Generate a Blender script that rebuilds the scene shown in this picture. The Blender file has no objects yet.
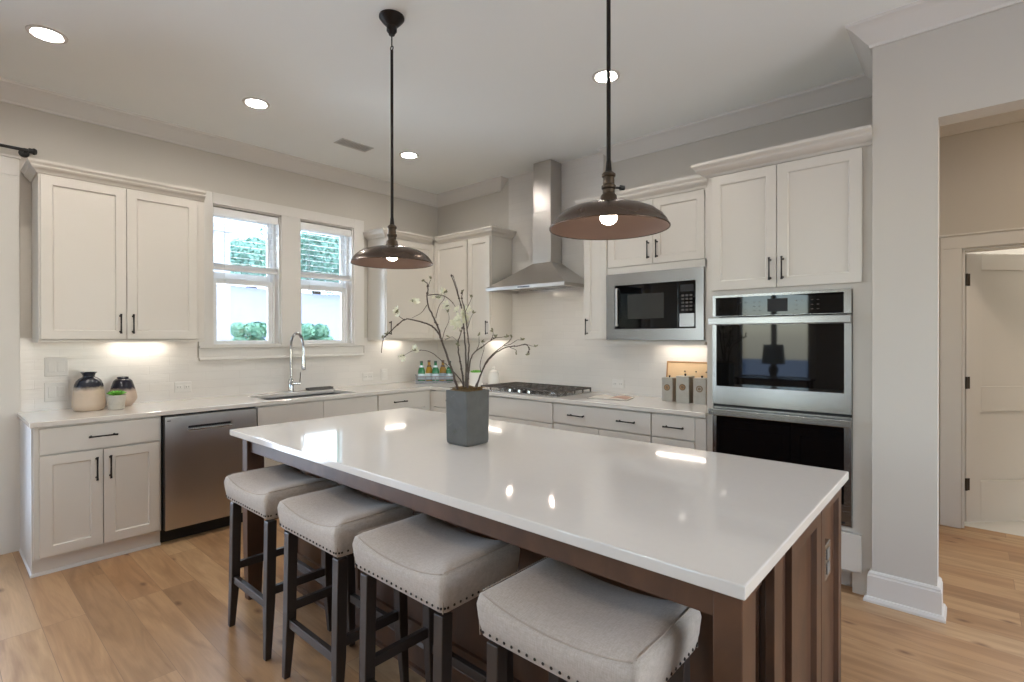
import bpy, bmesh, math, random
from mathutils import Vector, Matrix
random.seed(7)
sc = bpy.context.scene
COL = sc.collection
PI = math.pi

# ------------------------------------------------------------------ camera, world, light, exposure
cam_d = bpy.data.cameras.new('camera'); cam = bpy.data.objects.new('camera', cam_d); COL.objects.link(cam)
TH, TILT, ROLL = math.radians(48.5207), math.radians(-0.2018), math.radians(-0.0523)
d0 = Vector((-math.cos(TH), math.sin(TH), 0)); r0 = Vector((math.sin(TH), math.cos(TH), 0)); u0 = Vector((0, 0, 1))
d1 = d0*math.cos(TILT) + u0*math.sin(TILT); u1 = u0*math.cos(TILT) - d0*math.sin(TILT)
r2 = r0*math.cos(ROLL) + u1*math.sin(ROLL); u2 = u1*math.cos(ROLL) - r0*math.sin(ROLL)
M = Matrix((r2, u2, -d1)).transposed().to_4x4(); M.translation = Vector((4.7101, -3.9908, 1.4033))
cam.matrix_world = M
cam_d.sensor_fit = 'HORIZONTAL'; cam_d.sensor_width = 36.0
cam_d.lens = 516.9975*36.0/1024.0
cam_d.shift_x = -(512.9067-512)/1024.0; cam_d.shift_y = (339.0531-341)/1024.0
cam_d.clip_start = 0.05; cam_d.clip_end = 200
sc.camera = cam

sc.view_settings.view_transform = 'Standard'; sc.view_settings.look = 'None'
sc.view_settings.gamma = 1.0; sc.view_settings.use_curve_mapping = False
sc.view_settings.exposure = -0.17
sc.cycles.max_bounces = 10; sc.cycles.diffuse_bounces = 5; sc.cycles.glossy_bounces = 5
sc.cycles.transmission_bounces = 6; sc.cycles.transparent_max_bounces = 12
sc.cycles.sample_clamp_indirect = 6.0; sc.cycles.caustics_reflective = False; sc.cycles.caustics_refractive = False

W = bpy.data.worlds.new('world'); sc.world = W; W.use_nodes = True
wn = W.node_tree.nodes; wl = W.node_tree.links
bg = wn['Background']; sky = wn.new('ShaderNodeTexSky'); sky.sky_type = 'NISHITA'
sky.sun_disc = False; sky.sun_elevation = math.radians(62); sky.sun_rotation = math.radians(60)
sky.air_density = 1.0; sky.dust_density = 0.6; sky.ozone_density = 2.0
wl.new(sky.outputs[0], bg.inputs[0]); bg.inputs[1].default_value = 1.34

def area(name, loc, size, energy, color, direction):
    l = bpy.data.lights.new(name, 'AREA'); l.shape = 'RECTANGLE'; l.size, l.size_y = size
    l.energy = energy; l.color = color
    o = bpy.data.objects.new(name, l); COL.objects.link(o); o.location = loc
    o.rotation_euler = Vector(direction).to_track_quat('-Z', 'Y').to_euler()
    return o
DAY = (0.74, 0.87, 1.0)
# daylight through the big windows of the room's south side and the glazed patio door on the west wall
for x, w, e in ((.45, .6, 18), (1.8, 1.1, 5), (6.3, 1.8, 12)):
    area('daylight_south_window', (x, -8.52, 1.55), (w, 2.0), e, DAY, (0, 1, 0))
area('daylight_patio_door', (-0.30, -4.9, 1.25), (1.7, 2.3), 134, DAY, (1, 0, 0))
area('east_fill_light', (7.86, -2.1, 1.55), (2.3, 1.9), 70, (1.0, 0.95, 0.88), (-1, 0, 0))  # added fill lamp at an invented window, brightens surfaces that face east
area('daylight_sink_window', (-0.32, -2.14, 1.9), (0.54, 1.1), 25, DAY, (1, 0, 0))
area('daylight_sink_window', (-0.32, -1.40, 1.9), (0.54, 1.1), 25, DAY, (1, 0, 0))
WARM = (1.0, 0.83, 0.66)
CAN_E, BAR_E, BULB_E = 240.0, 24.0, 28.0

# ------------------------------------------------------------------ materials
def srgb(r, g, b):
    f = lambda c: (c/255/12.92) if c/255 <= .04045 else ((c/255+.055)/1.055)**2.4
    return (f(r), f(g), f(b), 1)
def new_mat(name):
    m = bpy.data.materials.new(name); m.use_nodes = True
    return m, m.node_tree.nodes, m.node_tree.links, m.node_tree.nodes['Principled BSDF']
def mat(name, rgb, rough=.5, metal=0., var=.04, scale=8., bump=0., bscale=60., coat=0., spec=.5, stretch=(1, 1, 1), rvar=0.):
    m, n, l, b = new_mat(name)
    c = srgb(*rgb)
    tc = n.new('ShaderNodeTexCoord'); mp = n.new('ShaderNodeMapping'); mp.inputs['Scale'].default_value = stretch
    l.new(tc.outputs['Object'], mp.inputs[0])
    nz = n.new('ShaderNodeTexNoise'); nz.inputs['Scale'].default_value = scale; nz.inputs['Detail'].default_value = 4
    l.new(mp.outputs[0], nz.inputs['Vector'])
    mx = n.new('ShaderNodeMix'); mx.data_type = 'RGBA'
    mx.inputs[6].default_value = tuple(x*(1-var) for x in c[:3])+(1,); mx.inputs[7].default_value = tuple(min(1, x*(1+var)) for x in c[:3])+(1,)
    l.new(nz.outputs[0], mx.inputs[0]); l.new(mx.outputs[2], b.inputs['Base Color'])
    b.inputs['Roughness'].default_value = rough; b.inputs['Metallic'].default_value = metal
    b.inputs['Specular IOR Level'].default_value = spec; b.inputs['Coat Weight'].default_value = coat
    if coat: b.inputs['Coat Roughness'].default_value = .05
    if rvar:
        mr = n.new('ShaderNodeMapRange'); mr.inputs[3].default_value = max(0.02, rough-rvar); mr.inputs[4].default_value = rough+rvar
        l.new(nz.outputs[0], mr.inputs[0]); l.new(mr.outputs[0], b.inputs['Roughness'])
    if bump:
        n2 = n.new('ShaderNodeTexNoise'); n2.inputs['Scale'].default_value = bscale; n2.inputs['Detail'].default_value = 3
        l.new(mp.outputs[0], n2.inputs['Vector'])
        bp = n.new('ShaderNodeBump'); bp.inputs['Strength'].default_value = bump; bp.inputs['Distance'].default_value = .01
        l.new(n2.outputs[0], bp.inputs['Height']); l.new(bp.outputs[0], b.inputs['Normal'])
    return m
def emit(name, rgb, strength):
    m, n, l, b = new_mat(name)
    b.inputs['Base Color'].default_value = srgb(*rgb); b.inputs['Emission Color'].default_value = srgb(*rgb)
    b.inputs['Emission Strength'].default_value = strength
    return m
def glass_mat(name, tint=(1, 1, 1, 1), refl=.10, rough=0.0):
    m, n, l, b = new_mat(name); n.remove(b)
    out = n['Material Output']; tr = n.new('ShaderNodeBsdfTransparent'); gl = n.new('ShaderNodeBsdfGlossy')
    tr.inputs[0].default_value = tint; gl.inputs['Roughness'].default_value = rough
    lw = n.new('ShaderNodeFresnel'); lw.inputs[0].default_value = 1.45
    mx = n.new('ShaderNodeMixShader'); l.new(lw.outputs[0], mx.inputs[0]); l.new(tr.outputs[0], mx.inputs[1]); l.new(gl.outputs[0], mx.inputs[2])
    l.new(mx.outputs[0], out.inputs[0]); return m

MT = {}
MT['wall'] = mat('greige_wall_paint', (204, 198, 188), .85, var=.015, scale=2, bump=.03, bscale=300)
MT['ceil'] = mat('ceiling_paint', (246, 249, 247), .9, var=.01, scale=2)
MT['trim'] = mat('white_trim_paint', (220, 216, 209), .45, var=.012, scale=3)
MT['cab'] = mat('warm_white_cabinet_paint', (214, 208, 198), .38, var=.012, scale=3)
MT['quartz'] = mat('white_quartz', (218, 212, 204), .065, var=.02, scale=40, spec=.5)
MT['dark'] = mat('dark_bronze_metal', (42, 38, 36), .38, metal=.7, var=.1)
MT['black'] = mat('matte_black', (22, 21, 21), .55)
MT['blackglass'] = mat('black_oven_glass', (9, 9, 10), .03, var=.02, spec=.45)
MT['chrome'] = mat('chrome', (205, 205, 205), .08, metal=1.)
MT['iron'] = mat('cast_iron', (86, 80, 74), .45, metal=.25, var=.2, bump=.2, bscale=200)
MT['rubber'] = mat('dark_kick', (20, 19, 18), .6)
MT['plate'] = mat('white_switch_plate', (224, 220, 214), .3, var=.01)
MT['slot'] = mat('outlet_slot', (120, 116, 110), .5)
MT['plastic'] = mat('white_blind_slat', (240, 240, 238), .45, var=.01)
MT['cord'] = mat('blind_cord', (214, 214, 212), .8)
MT['vinyl'] = mat('white_window_sash', (236, 237, 236), .4, var=.01)
MT['glass'] = glass_mat('window_glass')
MT['nail'] = mat('nailhead_bronze', (62, 56, 52), .35, metal=.8)
MT['copper'] = mat('shade_inside', (118, 98, 88), .5, metal=.25, var=.05, scale=6)
MT['bronze'] = mat('aged_bronze_shade', (100, 86, 76), .26, metal=.9, var=.12, scale=9, rvar=.06)
MT['brass'] = mat('aged_brass_socket', (82, 70, 58), .4, metal=.85, var=.2, scale=40)
MT['stone'] = mat('grey_slate_planter', (84, 83, 79), .7, var=.32, scale=16, bump=.15, bscale=60)
MT['moss'] = mat('dry_moss', (112, 88, 52), .95, var=.5, scale=90, bump=.6, bscale=200)
MT['bark'] = mat('brown_twig_bark', (78, 66, 58), .8, var=.3, scale=60, bump=.3, bscale=200)
MT['petal'] = mat('cream_petal', (236, 234, 212), .6, var=.06, scale=50)
MT['bud'] = mat('olive_bud', (122, 120, 92), .7, var=.25, scale=60)
MT['leafgreen'] = mat('succulent_green', (104, 176, 60), .5, var=.25, scale=40)
MT['concrete'] = mat('pale_concrete', (190, 184, 172), .85, var=.12, scale=40, bump=.3, bscale=120)
MT['tin'] = mat('galvanised_tin', (166, 160, 150), .42, metal=.6, var=.18, scale=22, rvar=.1)
MT['emblem'] = mat('brown_round_emblem', (120, 98, 72), .6, var=.2, scale=60)
MT['wood'] = mat('pale_maple_board', (226, 192, 148), .5, var=.08, scale=10, stretch=(1, 1, 12))
MT['wooddark'] = mat('board_edge', (170, 128, 84), .5, var=.1, scale=10)
MT['ceramic'] = mat('white_ceramic', (232, 228, 220), .25, var=.02)
MT['soil'] = mat('potting_soil', (70, 56, 44), .95, var=.3, scale=80)
MT['gbottle'] = mat('green_bottle_glass', (22, 112, 62), .12, var=.1, scale=20, spec=.7)
MT['ybottle'] = mat('amber_bottle_glass', (176, 134, 42), .12, var=.15, scale=20, spec=.7)
MT['label'] = mat('pale_blue_label', (206, 222, 232), .5, var=.04, scale=30)
MT['cap'] = mat('dark_green_cap', (28, 66, 52), .4)
MT['browncap'] = mat('brown_cap', (92, 66, 48), .4)
MT['wire'] = mat('grey_metal_crate', (150, 150, 152), .4, metal=.7)
MT['page'] = mat('cream_page', (222, 214, 202), .6, var=.04)
MT['photo'] = mat('pinkish_brown_page', (190, 150, 132), .5, var=.1, scale=10)
MT['tile_floor'] = mat('white_floor_tile', (225, 222, 216), .3, var=.03)
MT['hinge'] = mat('bronze_hinge', (70, 62, 54), .4, metal=.8)
MT['vent'] = mat('vent_white', (205, 204, 200), .5)
MT['ventdark'] = mat('vent_shadow_slot', (186, 184, 180), .8)
MT['ground'] = mat('pale_bank', (166, 161, 176), .95, var=.06, scale=.6)
MT['bushleaf'] = mat('hedge_leaf', (140, 184, 140), .6, var=.3, scale=3)
MT['treeleaf'] = mat('tree_leaf', (140, 178, 150), .6, var=.35, scale=1.2)
MT['trunk'] = mat('tree_trunk', (96, 80, 66), .9, var=.2)
MT['darksink'] = mat('sink_steel', (150, 148, 146), .3, metal=.9, var=.05)
MT['tray'] = mat('dark_grey_tray', (88, 84, 80), .5)

def steel(name, rgb, rough, axis):
    st = {'x': (1, 90, 90), 'y': (90, 1, 90), 'z': (220, 220, 1), 'h': (2, 2, 300)}[axis]
    m, n, l, b = new_mat(name)
    tc = n.new('ShaderNodeTexCoord'); mp = n.new('ShaderNodeMapping'); mp.inputs['Scale'].default_value = st
    l.new(tc.outputs['Object'], mp.inputs[0])
    nz = n.new('ShaderNodeTexNoise'); nz.inputs['Scale'].default_value = 4; nz.inputs['Detail'].default_value = 3
    l.new(mp.outputs[0], nz.inputs['Vector'])
    mr = n.new('ShaderNodeMapRange'); mr.inputs[3].default_value = rough-.02; mr.inputs[4].default_value = rough+.03
    l.new(nz.outputs[0], mr.inputs[0]); l.new(mr.outputs[0], b.inputs['Roughness'])
    b.inputs['Base Color'].default_value = srgb(*rgb); b.inputs['Metallic'].default_value = 1
    bp = n.new('ShaderNodeBump'); bp.inputs['Strength'].default_value = .006; bp.inputs['Distance'].default_value = .001
    l.new(nz.outputs[0], bp.inputs['Height']); l.new(bp.outputs[0], b.inputs['Normal'])
    return m
MT['steel'] = steel('brushed_steel', (176, 174, 171), .26, 'h')
MT['steelv'] = steel('brushed_steel_vertical', (200, 196, 191), .32, 'z')

def wood_floor():
    m, n, l, b = new_mat('hickory_plank_floor')
    tc = n.new('ShaderNodeTexCoord')
    br = n.new('ShaderNodeTexBrick'); br.offset = .37; br.offset_frequency = 3; br.squash = 1
    br.inputs['Color1'].default_value = (0, 0, 0, 1); br.inputs['Color2'].default_value = (1, 1, 1, 1)
    br.inputs['Mortar'].default_value = (.5, .5, .5, 1)
    br.inputs['Scale'].default_value = 1; br.inputs['Mortar Size'].default_value = .0011; br.inputs['Mortar Smooth'].default_value = .2
    br.inputs['Brick Width'].default_value = 1.35; br.inputs['Row Height'].default_value = .165
    l.new(tc.outputs['Object'], br.inputs['Vector'])
    # per-plank offset for the grain
    mp = n.new('ShaderNodeMapping'); mp.inputs['Scale'].default_value = (1.1, 8, 1)
    add = n.new('ShaderNodeVectorMath'); add.operation = 'ADD'
    mul = n.new('ShaderNodeVectorMath'); mul.operation = 'SCALE'; mul.inputs[3].default_value = 13.0
    l.new(br.outputs['Color'], mul.inputs[0]); l.new(tc.outputs['Object'], add.inputs[0]); l.new(mul.outputs[0], add.inputs[1])
    l.new(add.outputs[0], mp.inputs[0])
    g = n.new('ShaderNodeTexNoise'); g.inputs['Scale'].default_value = 1.6; g.inputs['Detail'].default_value = 8; g.inputs['Distortion'].default_value = 1.4
    l.new(mp.outputs[0], g.inputs['Vector'])
    plank = n.new('ShaderNodeValToRGB'); e = plank.color_ramp.elements
    e[0].position = 0; e[0].color = srgb(164, 127, 90); e[1].position = 1; e[1].color = srgb(203, 175, 138)
    for p, c in ((.3, (184, 146, 106)), (.6, (193, 159, 119)), (.8, (175, 134, 94))):
        x = e.new(p); x.color = srgb(*c)
    l.new(br.outputs['Color'], plank.inputs[0])
    gr = n.new('ShaderNodeValToRGB'); e = gr.color_ramp.elements
    e[0].position = .3; e[0].color = (.68, .61, .55, 1); e[1].position = .62; e[1].color = (1.08, 1.08, 1.08, 1)
    l.new(g.outputs[0], gr.inputs[0])
    mm = n.new('ShaderNodeMix'); mm.data_type = 'RGBA'; mm.blend_type = 'MULTIPLY'; mm.inputs[0].default_value = .75
    l.new(plank.outputs[0], mm.inputs[6]); l.new(gr.outputs[0], mm.inputs[7])
    # fine grain
    mp2 = n.new('ShaderNodeMapping'); mp2.inputs['Scale'].default_value = (3, 70, 1); l.new(add.outputs[0], mp2.inputs[0])
    g2 = n.new('ShaderNodeTexNoise'); g2.inputs['Scale'].default_value = 2; g2.inputs['Detail'].default_value = 3; l.new(mp2.outputs[0], g2.inputs['Vector'])
    r2_ = n.new('ShaderNodeMapRange'); r2_.inputs[3].default_value = .86; r2_.inputs[4].default_value = 1.1; l.new(g2.outputs[0], r2_.inputs[0])
    m2 = n.new('ShaderNodeMix'); m2.data_type = 'RGBA'; m2.blend_type = 'MULTIPLY'; m2.inputs[0].default_value = 1
    l.new(mm.outputs[2], m2.inputs[6]); l.new(r2_.outputs[0], m2.inputs[7])
    # knots
    mp3 = n.new('ShaderNodeMapping'); mp3.inputs['Scale'].default_value = (1.0, 2.0, 1); l.new(add.outputs[0], mp3.inputs[0])
    v = n.new('ShaderNodeTexVoronoi'); v.voronoi_dimensions = '2D'; v.inputs['Scale'].default_value = 1.7; l.new(mp3.outputs[0], v.inputs['Vector'])
    kr = n.new('ShaderNodeValToRGB'); e = kr.color_ramp.elements
    e[0].position = .012; e[0].color = (.30, .19, .13, 1); e[1].position = .075; e[1].color = (1, 1, 1, 1)
    l.new(v.outputs['Distance'], kr.inputs[0])
    m3 = n.new('ShaderNodeMix'); m3.data_type = 'RGBA'; m3.blend_type = 'MULTIPLY'; m3.inputs[0].default_value = .8
    l.new(m2.outputs[2], m3.inputs[6]); l.new(kr.outputs[0], m3.inputs[7])
    # seams
    m4 = n.new('ShaderNodeMix'); m4.data_type = 'RGBA'; m4.blend_type = 'MIX'; m4.inputs[7].default_value = srgb(134, 100, 72)
    l.new(br.outputs['Fac'], m4.inputs[0]); l.new(m3.outputs[2], m4.inputs[6]); l.new(m4.outputs[2], b.inputs['Base Color'])
    b.inputs['Roughness'].default_value = .36
    bp = n.new('ShaderNodeBump'); bp.inputs['Strength'].default_value = .25; bp.inputs['Distance'].default_value = .002; bp.invert = True
    l.new(br.outputs['Fac'], bp.inputs['Height']); l.new(bp.outputs[0], b.inputs['Normal'])
    return m
MT['floor'] = wood_floor()

def island_wood():
    m, n, l, b = new_mat('stained_dark_wood')
    tc = n.new('ShaderNodeTexCoord'); mp = n.new('ShaderNodeMapping'); mp.inputs['Scale'].default_value = (4, 4, 2.2)
    l.new(tc.outputs['Object'], mp.inputs[0])
    g = n.new('ShaderNodeTexNoise'); g.inputs['Scale'].default_value = 2; g.inputs['Detail'].default_value = 6; g.inputs['Distortion'].default_value = .6
    l.new(mp.outputs[0], g.inputs['Vector'])
    r = n.new('ShaderNodeValToRGB'); e = r.color_ramp.elements
    e[0].position = .25; e[0].color = srgb(63, 43, 32); e[1].position = .75; e[1].color = srgb(100, 68, 47)
    l.new(g.outputs[0], r.inputs[0]); l.new(r.outputs[0], b.inputs['Base Color'])
    b.inputs['Roughness'].default_value = .4
    return m
MT['espresso'] = island_wood()
MT['stoolwood'] = mat('charcoal_brown_stool_wood', (50, 42, 38), .36, var=.15, scale=5, stretch=(8, 8, 1))

def linen():
    m, n, l, b = new_mat('beige_linen')
    tc = n.new('ShaderNodeTexCoord')
    outs = []
    for st in ((400, 60, 60), (60, 400, 400)):
        mp = n.new('ShaderNodeMapping'); mp.inputs['Scale'].default_value = st; l.new(tc.outputs['Object'], mp.inputs[0])
        z = n.new('ShaderNodeTexNoise'); z.inputs['Scale'].default_value = 1; z.inputs['Detail'].default_value = 2; l.new(mp.outputs[0], z.inputs['Vector']); outs.append(z)
    a = n.new('ShaderNodeMath'); a.operation = 'ADD'; l.new(outs[0].outputs[0], a.inputs[0]); l.new(outs[1].outputs[0], a.inputs[1])
    mr = n.new('ShaderNodeMapRange'); mr.inputs[1].default_value = .6; mr.inputs[2].default_value = 1.4; l.new(a.outputs[0], mr.inputs[0])
    mx = n.new('ShaderNodeMix'); mx.data_type = 'RGBA'; mx.inputs[6].default_value = srgb(164, 152, 140); mx.inputs[7].default_value = srgb(188, 176, 164)
    l.new(mr.outputs[0], mx.inputs[0]); l.new(mx.outputs[2], b.inputs['Base Color']); b.inputs['Roughness'].default_value = .9
    b.inputs['Sheen Weight'].default_value = .15
    bp = n.new('ShaderNodeBump'); bp.inputs['Strength'].default_value = .15; bp.inputs['Distance'].default_value = .001
    l.new(a.outputs[0], bp.inputs['Height']); l.new(bp.outputs[0], b.inputs['Normal'])
    return m
MT['linen'] = linen()
MT['piping'] = mat('linen_piping', (172, 158, 144), .9)

def tile():
    m, n, l, b = new_mat('white_glazed_wall_tile')
    tc = n.new('ShaderNodeTexCoord'); sp = n.new('ShaderNodeSeparateXYZ'); l.new(tc.outputs['Object'], sp.inputs[0])
    ad = n.new('ShaderNodeMath'); ad.operation = 'ADD'; l.new(sp.outputs[0], ad.inputs[0]); l.new(sp.outputs[1], ad.inputs[1])
    cb = n.new('ShaderNodeCombineXYZ'); l.new(ad.outputs[0], cb.inputs[0]); l.new(sp.outputs[2], cb.inputs[1])
    br = n.new('ShaderNodeTexBrick'); br.inputs['Scale'].default_value = 1
    br.inputs['Brick Width'].default_value = .26; br.inputs['Row Height'].default_value = .066; br.inputs['Mortar Size'].default_value = .0016
    br.inputs['Mortar Smooth'].default_value = .3
    br.inputs['Color1'].default_value = srgb(226, 221, 214); br.inputs['Color2'].default_value = srgb(223, 218, 211); br.inputs['Mortar'].default_value = srgb(218, 213, 206)
    l.new(cb.outputs[0], br.inputs['Vector']); l.new(br.outputs['Color'], b.inputs['Base Color'])
    mp = n.new('ShaderNodeMapping'); mp.inputs['Scale'].default_value = (7, 42, 1); l.new(cb.outputs[0], mp.inputs[0])
    nz = n.new('ShaderNodeTexNoise'); nz.inputs['Scale'].default_value = 1; nz.inputs['Detail'].default_value = 2; l.new(mp.outputs[0], nz.inputs['Vector'])
    b1 = n.new('ShaderNodeBump'); b1.inputs['Strength'].default_value = .24; b1.inputs['Distance'].default_value = .004; l.new(nz.outputs[0], b1.inputs['Height'])
    b2 = n.new('ShaderNodeBump'); b2.invert = True; b2.inputs['Strength'].default_value = .3; b2.inputs['Distance'].default_value = .002
    l.new(br.outputs['Fac'], b2.inputs['Height']); l.new(b1.outputs[0], b2.inputs['Normal']); l.new(b2.outputs[0], b.inputs['Normal'])
    b.inputs['Roughness'].default_value = .18
    return m
MT['tile'] = tile()

def two_tone(name, low, high, zcut, soft=.03):
    m, n, l, b = new_mat(name)
    tc = n.new('ShaderNodeTexCoord'); sp = n.new('ShaderNodeSeparateXYZ'); l.new(tc.outputs['Object'], sp.inputs[0])
    nz = n.new('ShaderNodeTexNoise'); nz.inputs['Scale'].default_value = 30; nz.inputs['Detail'].default_value = 4; l.new(tc.outputs['Object'], nz.inputs['Vector'])
    md = n.new('ShaderNodeMath'); md.operation = 'MULTIPLY_ADD'; md.inputs[1].default_value = .03; l.new(nz.outputs[0], md.inputs[0]); l.new(sp.outputs[2], md.inputs[2])
    mr = n.new('ShaderNodeMapRange'); mr.inputs[1].default_value = zcut; mr.inputs[2].default_value = zcut+soft; l.new(md.outputs[0], mr.inputs[0])
    mx = n.new('ShaderNodeMix'); mx.data_type = 'RGBA'; mx.inputs[6].default_value = srgb(*low); mx.inputs[7].default_value = srgb(*high)
    l.new(mr.outputs[0], mx.inputs[0])
    n3 = n.new('ShaderNodeTexNoise'); n3.inputs['Scale'].default_value = 12; n3.inputs['Detail'].default_value = 5; l.new(tc.outputs['Object'], n3.inputs['Vector'])
    m3 = n.new('ShaderNodeMapRange'); m3.inputs[3].default_value = .88; m3.inputs[4].default_value = 1.1; l.new(n3.outputs[0], m3.inputs[0])
    m2 = n.new('ShaderNodeMix'); m2.data_type = 'RGBA'; m2.blend_type = 'MULTIPLY'; m2.inputs[0].default_value = 1
    l.new(mx.outputs[2], m2.inputs[6]); l.new(m3.outputs[0], m2.inputs[7]); l.new(m2.outputs[2], b.inputs['Base Color'])
    rr = n.new('ShaderNodeMapRange'); rr.inputs[3].default_value = .6; rr.inputs[4].default_value = .15; l.new(mr.outputs[0], rr.inputs[0]); l.new(rr.outputs[0], b.inputs['Roughness'])
    return m
MT['vase'] = two_tone('navy_glaze_over_sand_clay', (200, 180, 158), (34, 36, 46), .150)
MT['vase2'] = two_tone('navy_band_over_sand_clay', (198, 178, 160), (40, 40, 52), .118)
MT['can'] = emit('downlight_glow', (255, 249, 242), CAN_E)
MT['bar'] = emit('under_cabinet_glow', (255, 246, 234), BAR_E)
MT['bulb'] = emit('bulb_glow', (255, 236, 214), BULB_E)
MT['hoodlamp'] = emit('hood_lamp_glow', (255, 240, 220), 190)
MT['digits'] = emit('oven_display_digits', (200, 225, 255), 1.2)

# ------------------------------------------------------------------ mesh helpers (world coordinates)
def bx(bm, x0, x1, y0, y1, z0, z1):
    v = [bm.verts.new((x, y, z)) for z in (z0, z1) for y in (y0, y1) for x in (x0, x1)]
    for f in ((0, 2, 3, 1), (4, 5, 7, 6), (0, 1, 5, 4), (2, 6, 7, 3), (0, 4, 6, 2), (1, 3, 7, 5)):
        bm.faces.new([v[i] for i in f])
    return v
def lathe(bm, prof, c=(0, 0, 0), n=32, closed=False, rot=None):
    rings = []
    for r, z in prof:
        p = [Vector((0, 0, z))] if r < 1e-6 else [Vector((r*math.cos(2*PI*i/n), r*math.sin(2*PI*i/n), z)) for i in range(n)]
        if rot: p = [rot @ q for q in p]
        rings.append([bm.verts.new(Vector(c)+q) for q in p])
    for A, B in list(zip(rings, rings[1:])) + ([(rings[-1], rings[0])] if closed else []):
        for i in range(n):
            j = (i+1) % n
            if len(A) == 1 and len(B) == 1: continue
            if len(A) == 1: bm.faces.new((A[0], B[i], B[j]))
            elif len(B) == 1: bm.faces.new((A[i], A[j], B[0]))
            else: bm.faces.new((A[i], A[j], B[j], B[i]))
def cyl(bm, p0, p1, r0, r1=None, n=16):
    tube(bm, [p0, p1], [r0, r0 if r1 is None else r1], n)
def tube(bm, pts, rad, n=10, cap=True):
    pts = [Vector(p) for p in pts]
    if not isinstance(rad, (list, tuple)): rad = [rad]*len(pts)
    rings = []; prev = None
    for i, p in enumerate(pts):
        t = (pts[min(i+1, len(pts)-1)]-pts[max(i-1, 0)]).normalized()
        if prev is None:
            a = t.orthogonal().normalized()
        else:
            a = (prev - t*prev.dot(t)); a = a.normalized() if a.length > 1e-6 else t.orthogonal().normalized()
        prev = a; b = t.cross(a)
        rings.append([bm.verts.new(p+(a*math.cos(2*PI*k/n)+b*math.sin(2*PI*k/n))*rad[i]) for k in range(n)])
    for A, B in zip(rings, rings[1:]):
        for k in range(n): bm.faces.new((A[k], A[(k+1) % n], B[(k+1) % n], B[k]))
    if cap:
        bm.faces.new(rings[0][::-1]); bm.faces.new(rings[-1])
def smooth_path(pts, k=4):
    P = [Vector(p) for p in pts]; out = []
    for i in range(len(P)-1):
        a, b, c, d = P[max(i-1, 0)], P[i], P[i+1], P[min(i+2, len(P)-1)]
        for j in range(k):
            t = j/k
            out.append(.5*((2*b)+(c-a)*t+(2*a-5*b+4*c-d)*t*t+(3*b-a-3*c+d)*t**3))
    out.append(P[-1]); return out
def sweep(bm, path, prof, side=1):
    """profile (out, z) swept along a flat path of (x, y) with mitred corners; out is to the right of the path"""
    n = len(path); rows = []
    D = [(Vector(path[i+1])-Vector(path[i])).normalized() for i in range(n-1)]
    N = [Vector((d.y, -d.x))*side for d in D]
    for i in range(n):
        if i == 0: m = N[0]
        elif i == n-1: m = N[-1]
        else:
            m = (N[i-1]+N[i]); m = m/(m.dot(N[i]))
        rows.append([bm.verts.new((path[i][0]+m.x*o, path[i][1]+m.y*o, z)) for o, z in prof])
    k = len(prof)
    for A, B in zip(rows, rows[1:]):
        for j in range(k): bm.faces.new((A[j], A[(j+1) % k], B[(j+1) % k], B[j]))
    bm.faces.new(rows[0][::-1]); bm.faces.new(rows[-1])
def prism(bm, poly, z0, z1):
    a = [bm.verts.new((x, y, z0)) for x, y in poly]; b = [bm.verts.new((x, y, z1)) for x, y in poly]
    bm.faces.new(a[::-1]); bm.faces.new(b)
    for i in range(len(poly)):
        j = (i+1) % len(poly); bm.faces.new((a[i], a[j], b[j], b[i]))
# wall frames: WF = window wall (out = +x, along = +y), RF = range wall (out = -y, along = +x)
WF = lambda s, o, z: (o, s, z)
RF = lambda s, o, z: (s, -o, z)
EF = lambda s, o, z: (4.357+o, s, z)      # the island's end
def fbox(bm, F, s0, s1, o0, o1, z0, z1):
    v = [bm.verts.new(F(s, o, z)) for z in (z0, z1) for o in (o0, o1) for s in (s0, s1)]
    for f in ((0, 2, 3, 1), (4, 5, 7, 6), (0, 1, 5, 4), (2, 6, 7, 3), (0, 4, 6, 2), (1, 3, 7, 5)):
        bm.faces.new([v[i] for i in f])
def shaker(bm, F, s0, s1, z0, z1, o0, o1, st=.058, rec=.009, slope=.004):
    def ring(a, b, c, d, o): return [bm.verts.new(F(s, o, z)) for s, z in ((a, c), (b, c), (b, d), (a, d))]
    R = [ring(s0, s1, z0, z1, o0), ring(s0, s1, z0, z1, o1), ring(s0+st, s1-st, z0+st, z1-st, o1),
         ring(s0+st+slope, s1-st-slope, z0+st+slope, z1-st-slope, o1-rec)]
    for A, B in zip(R, R[1:]):
        for i in range(4): bm.faces.new((A[i], A[(i+1) % 4], B[(i+1) % 4], B[i]))
    bm.faces.new(R[0][::-1]); bm.faces.new(R[3])
def bm_new(): return bmesh.new()

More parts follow.
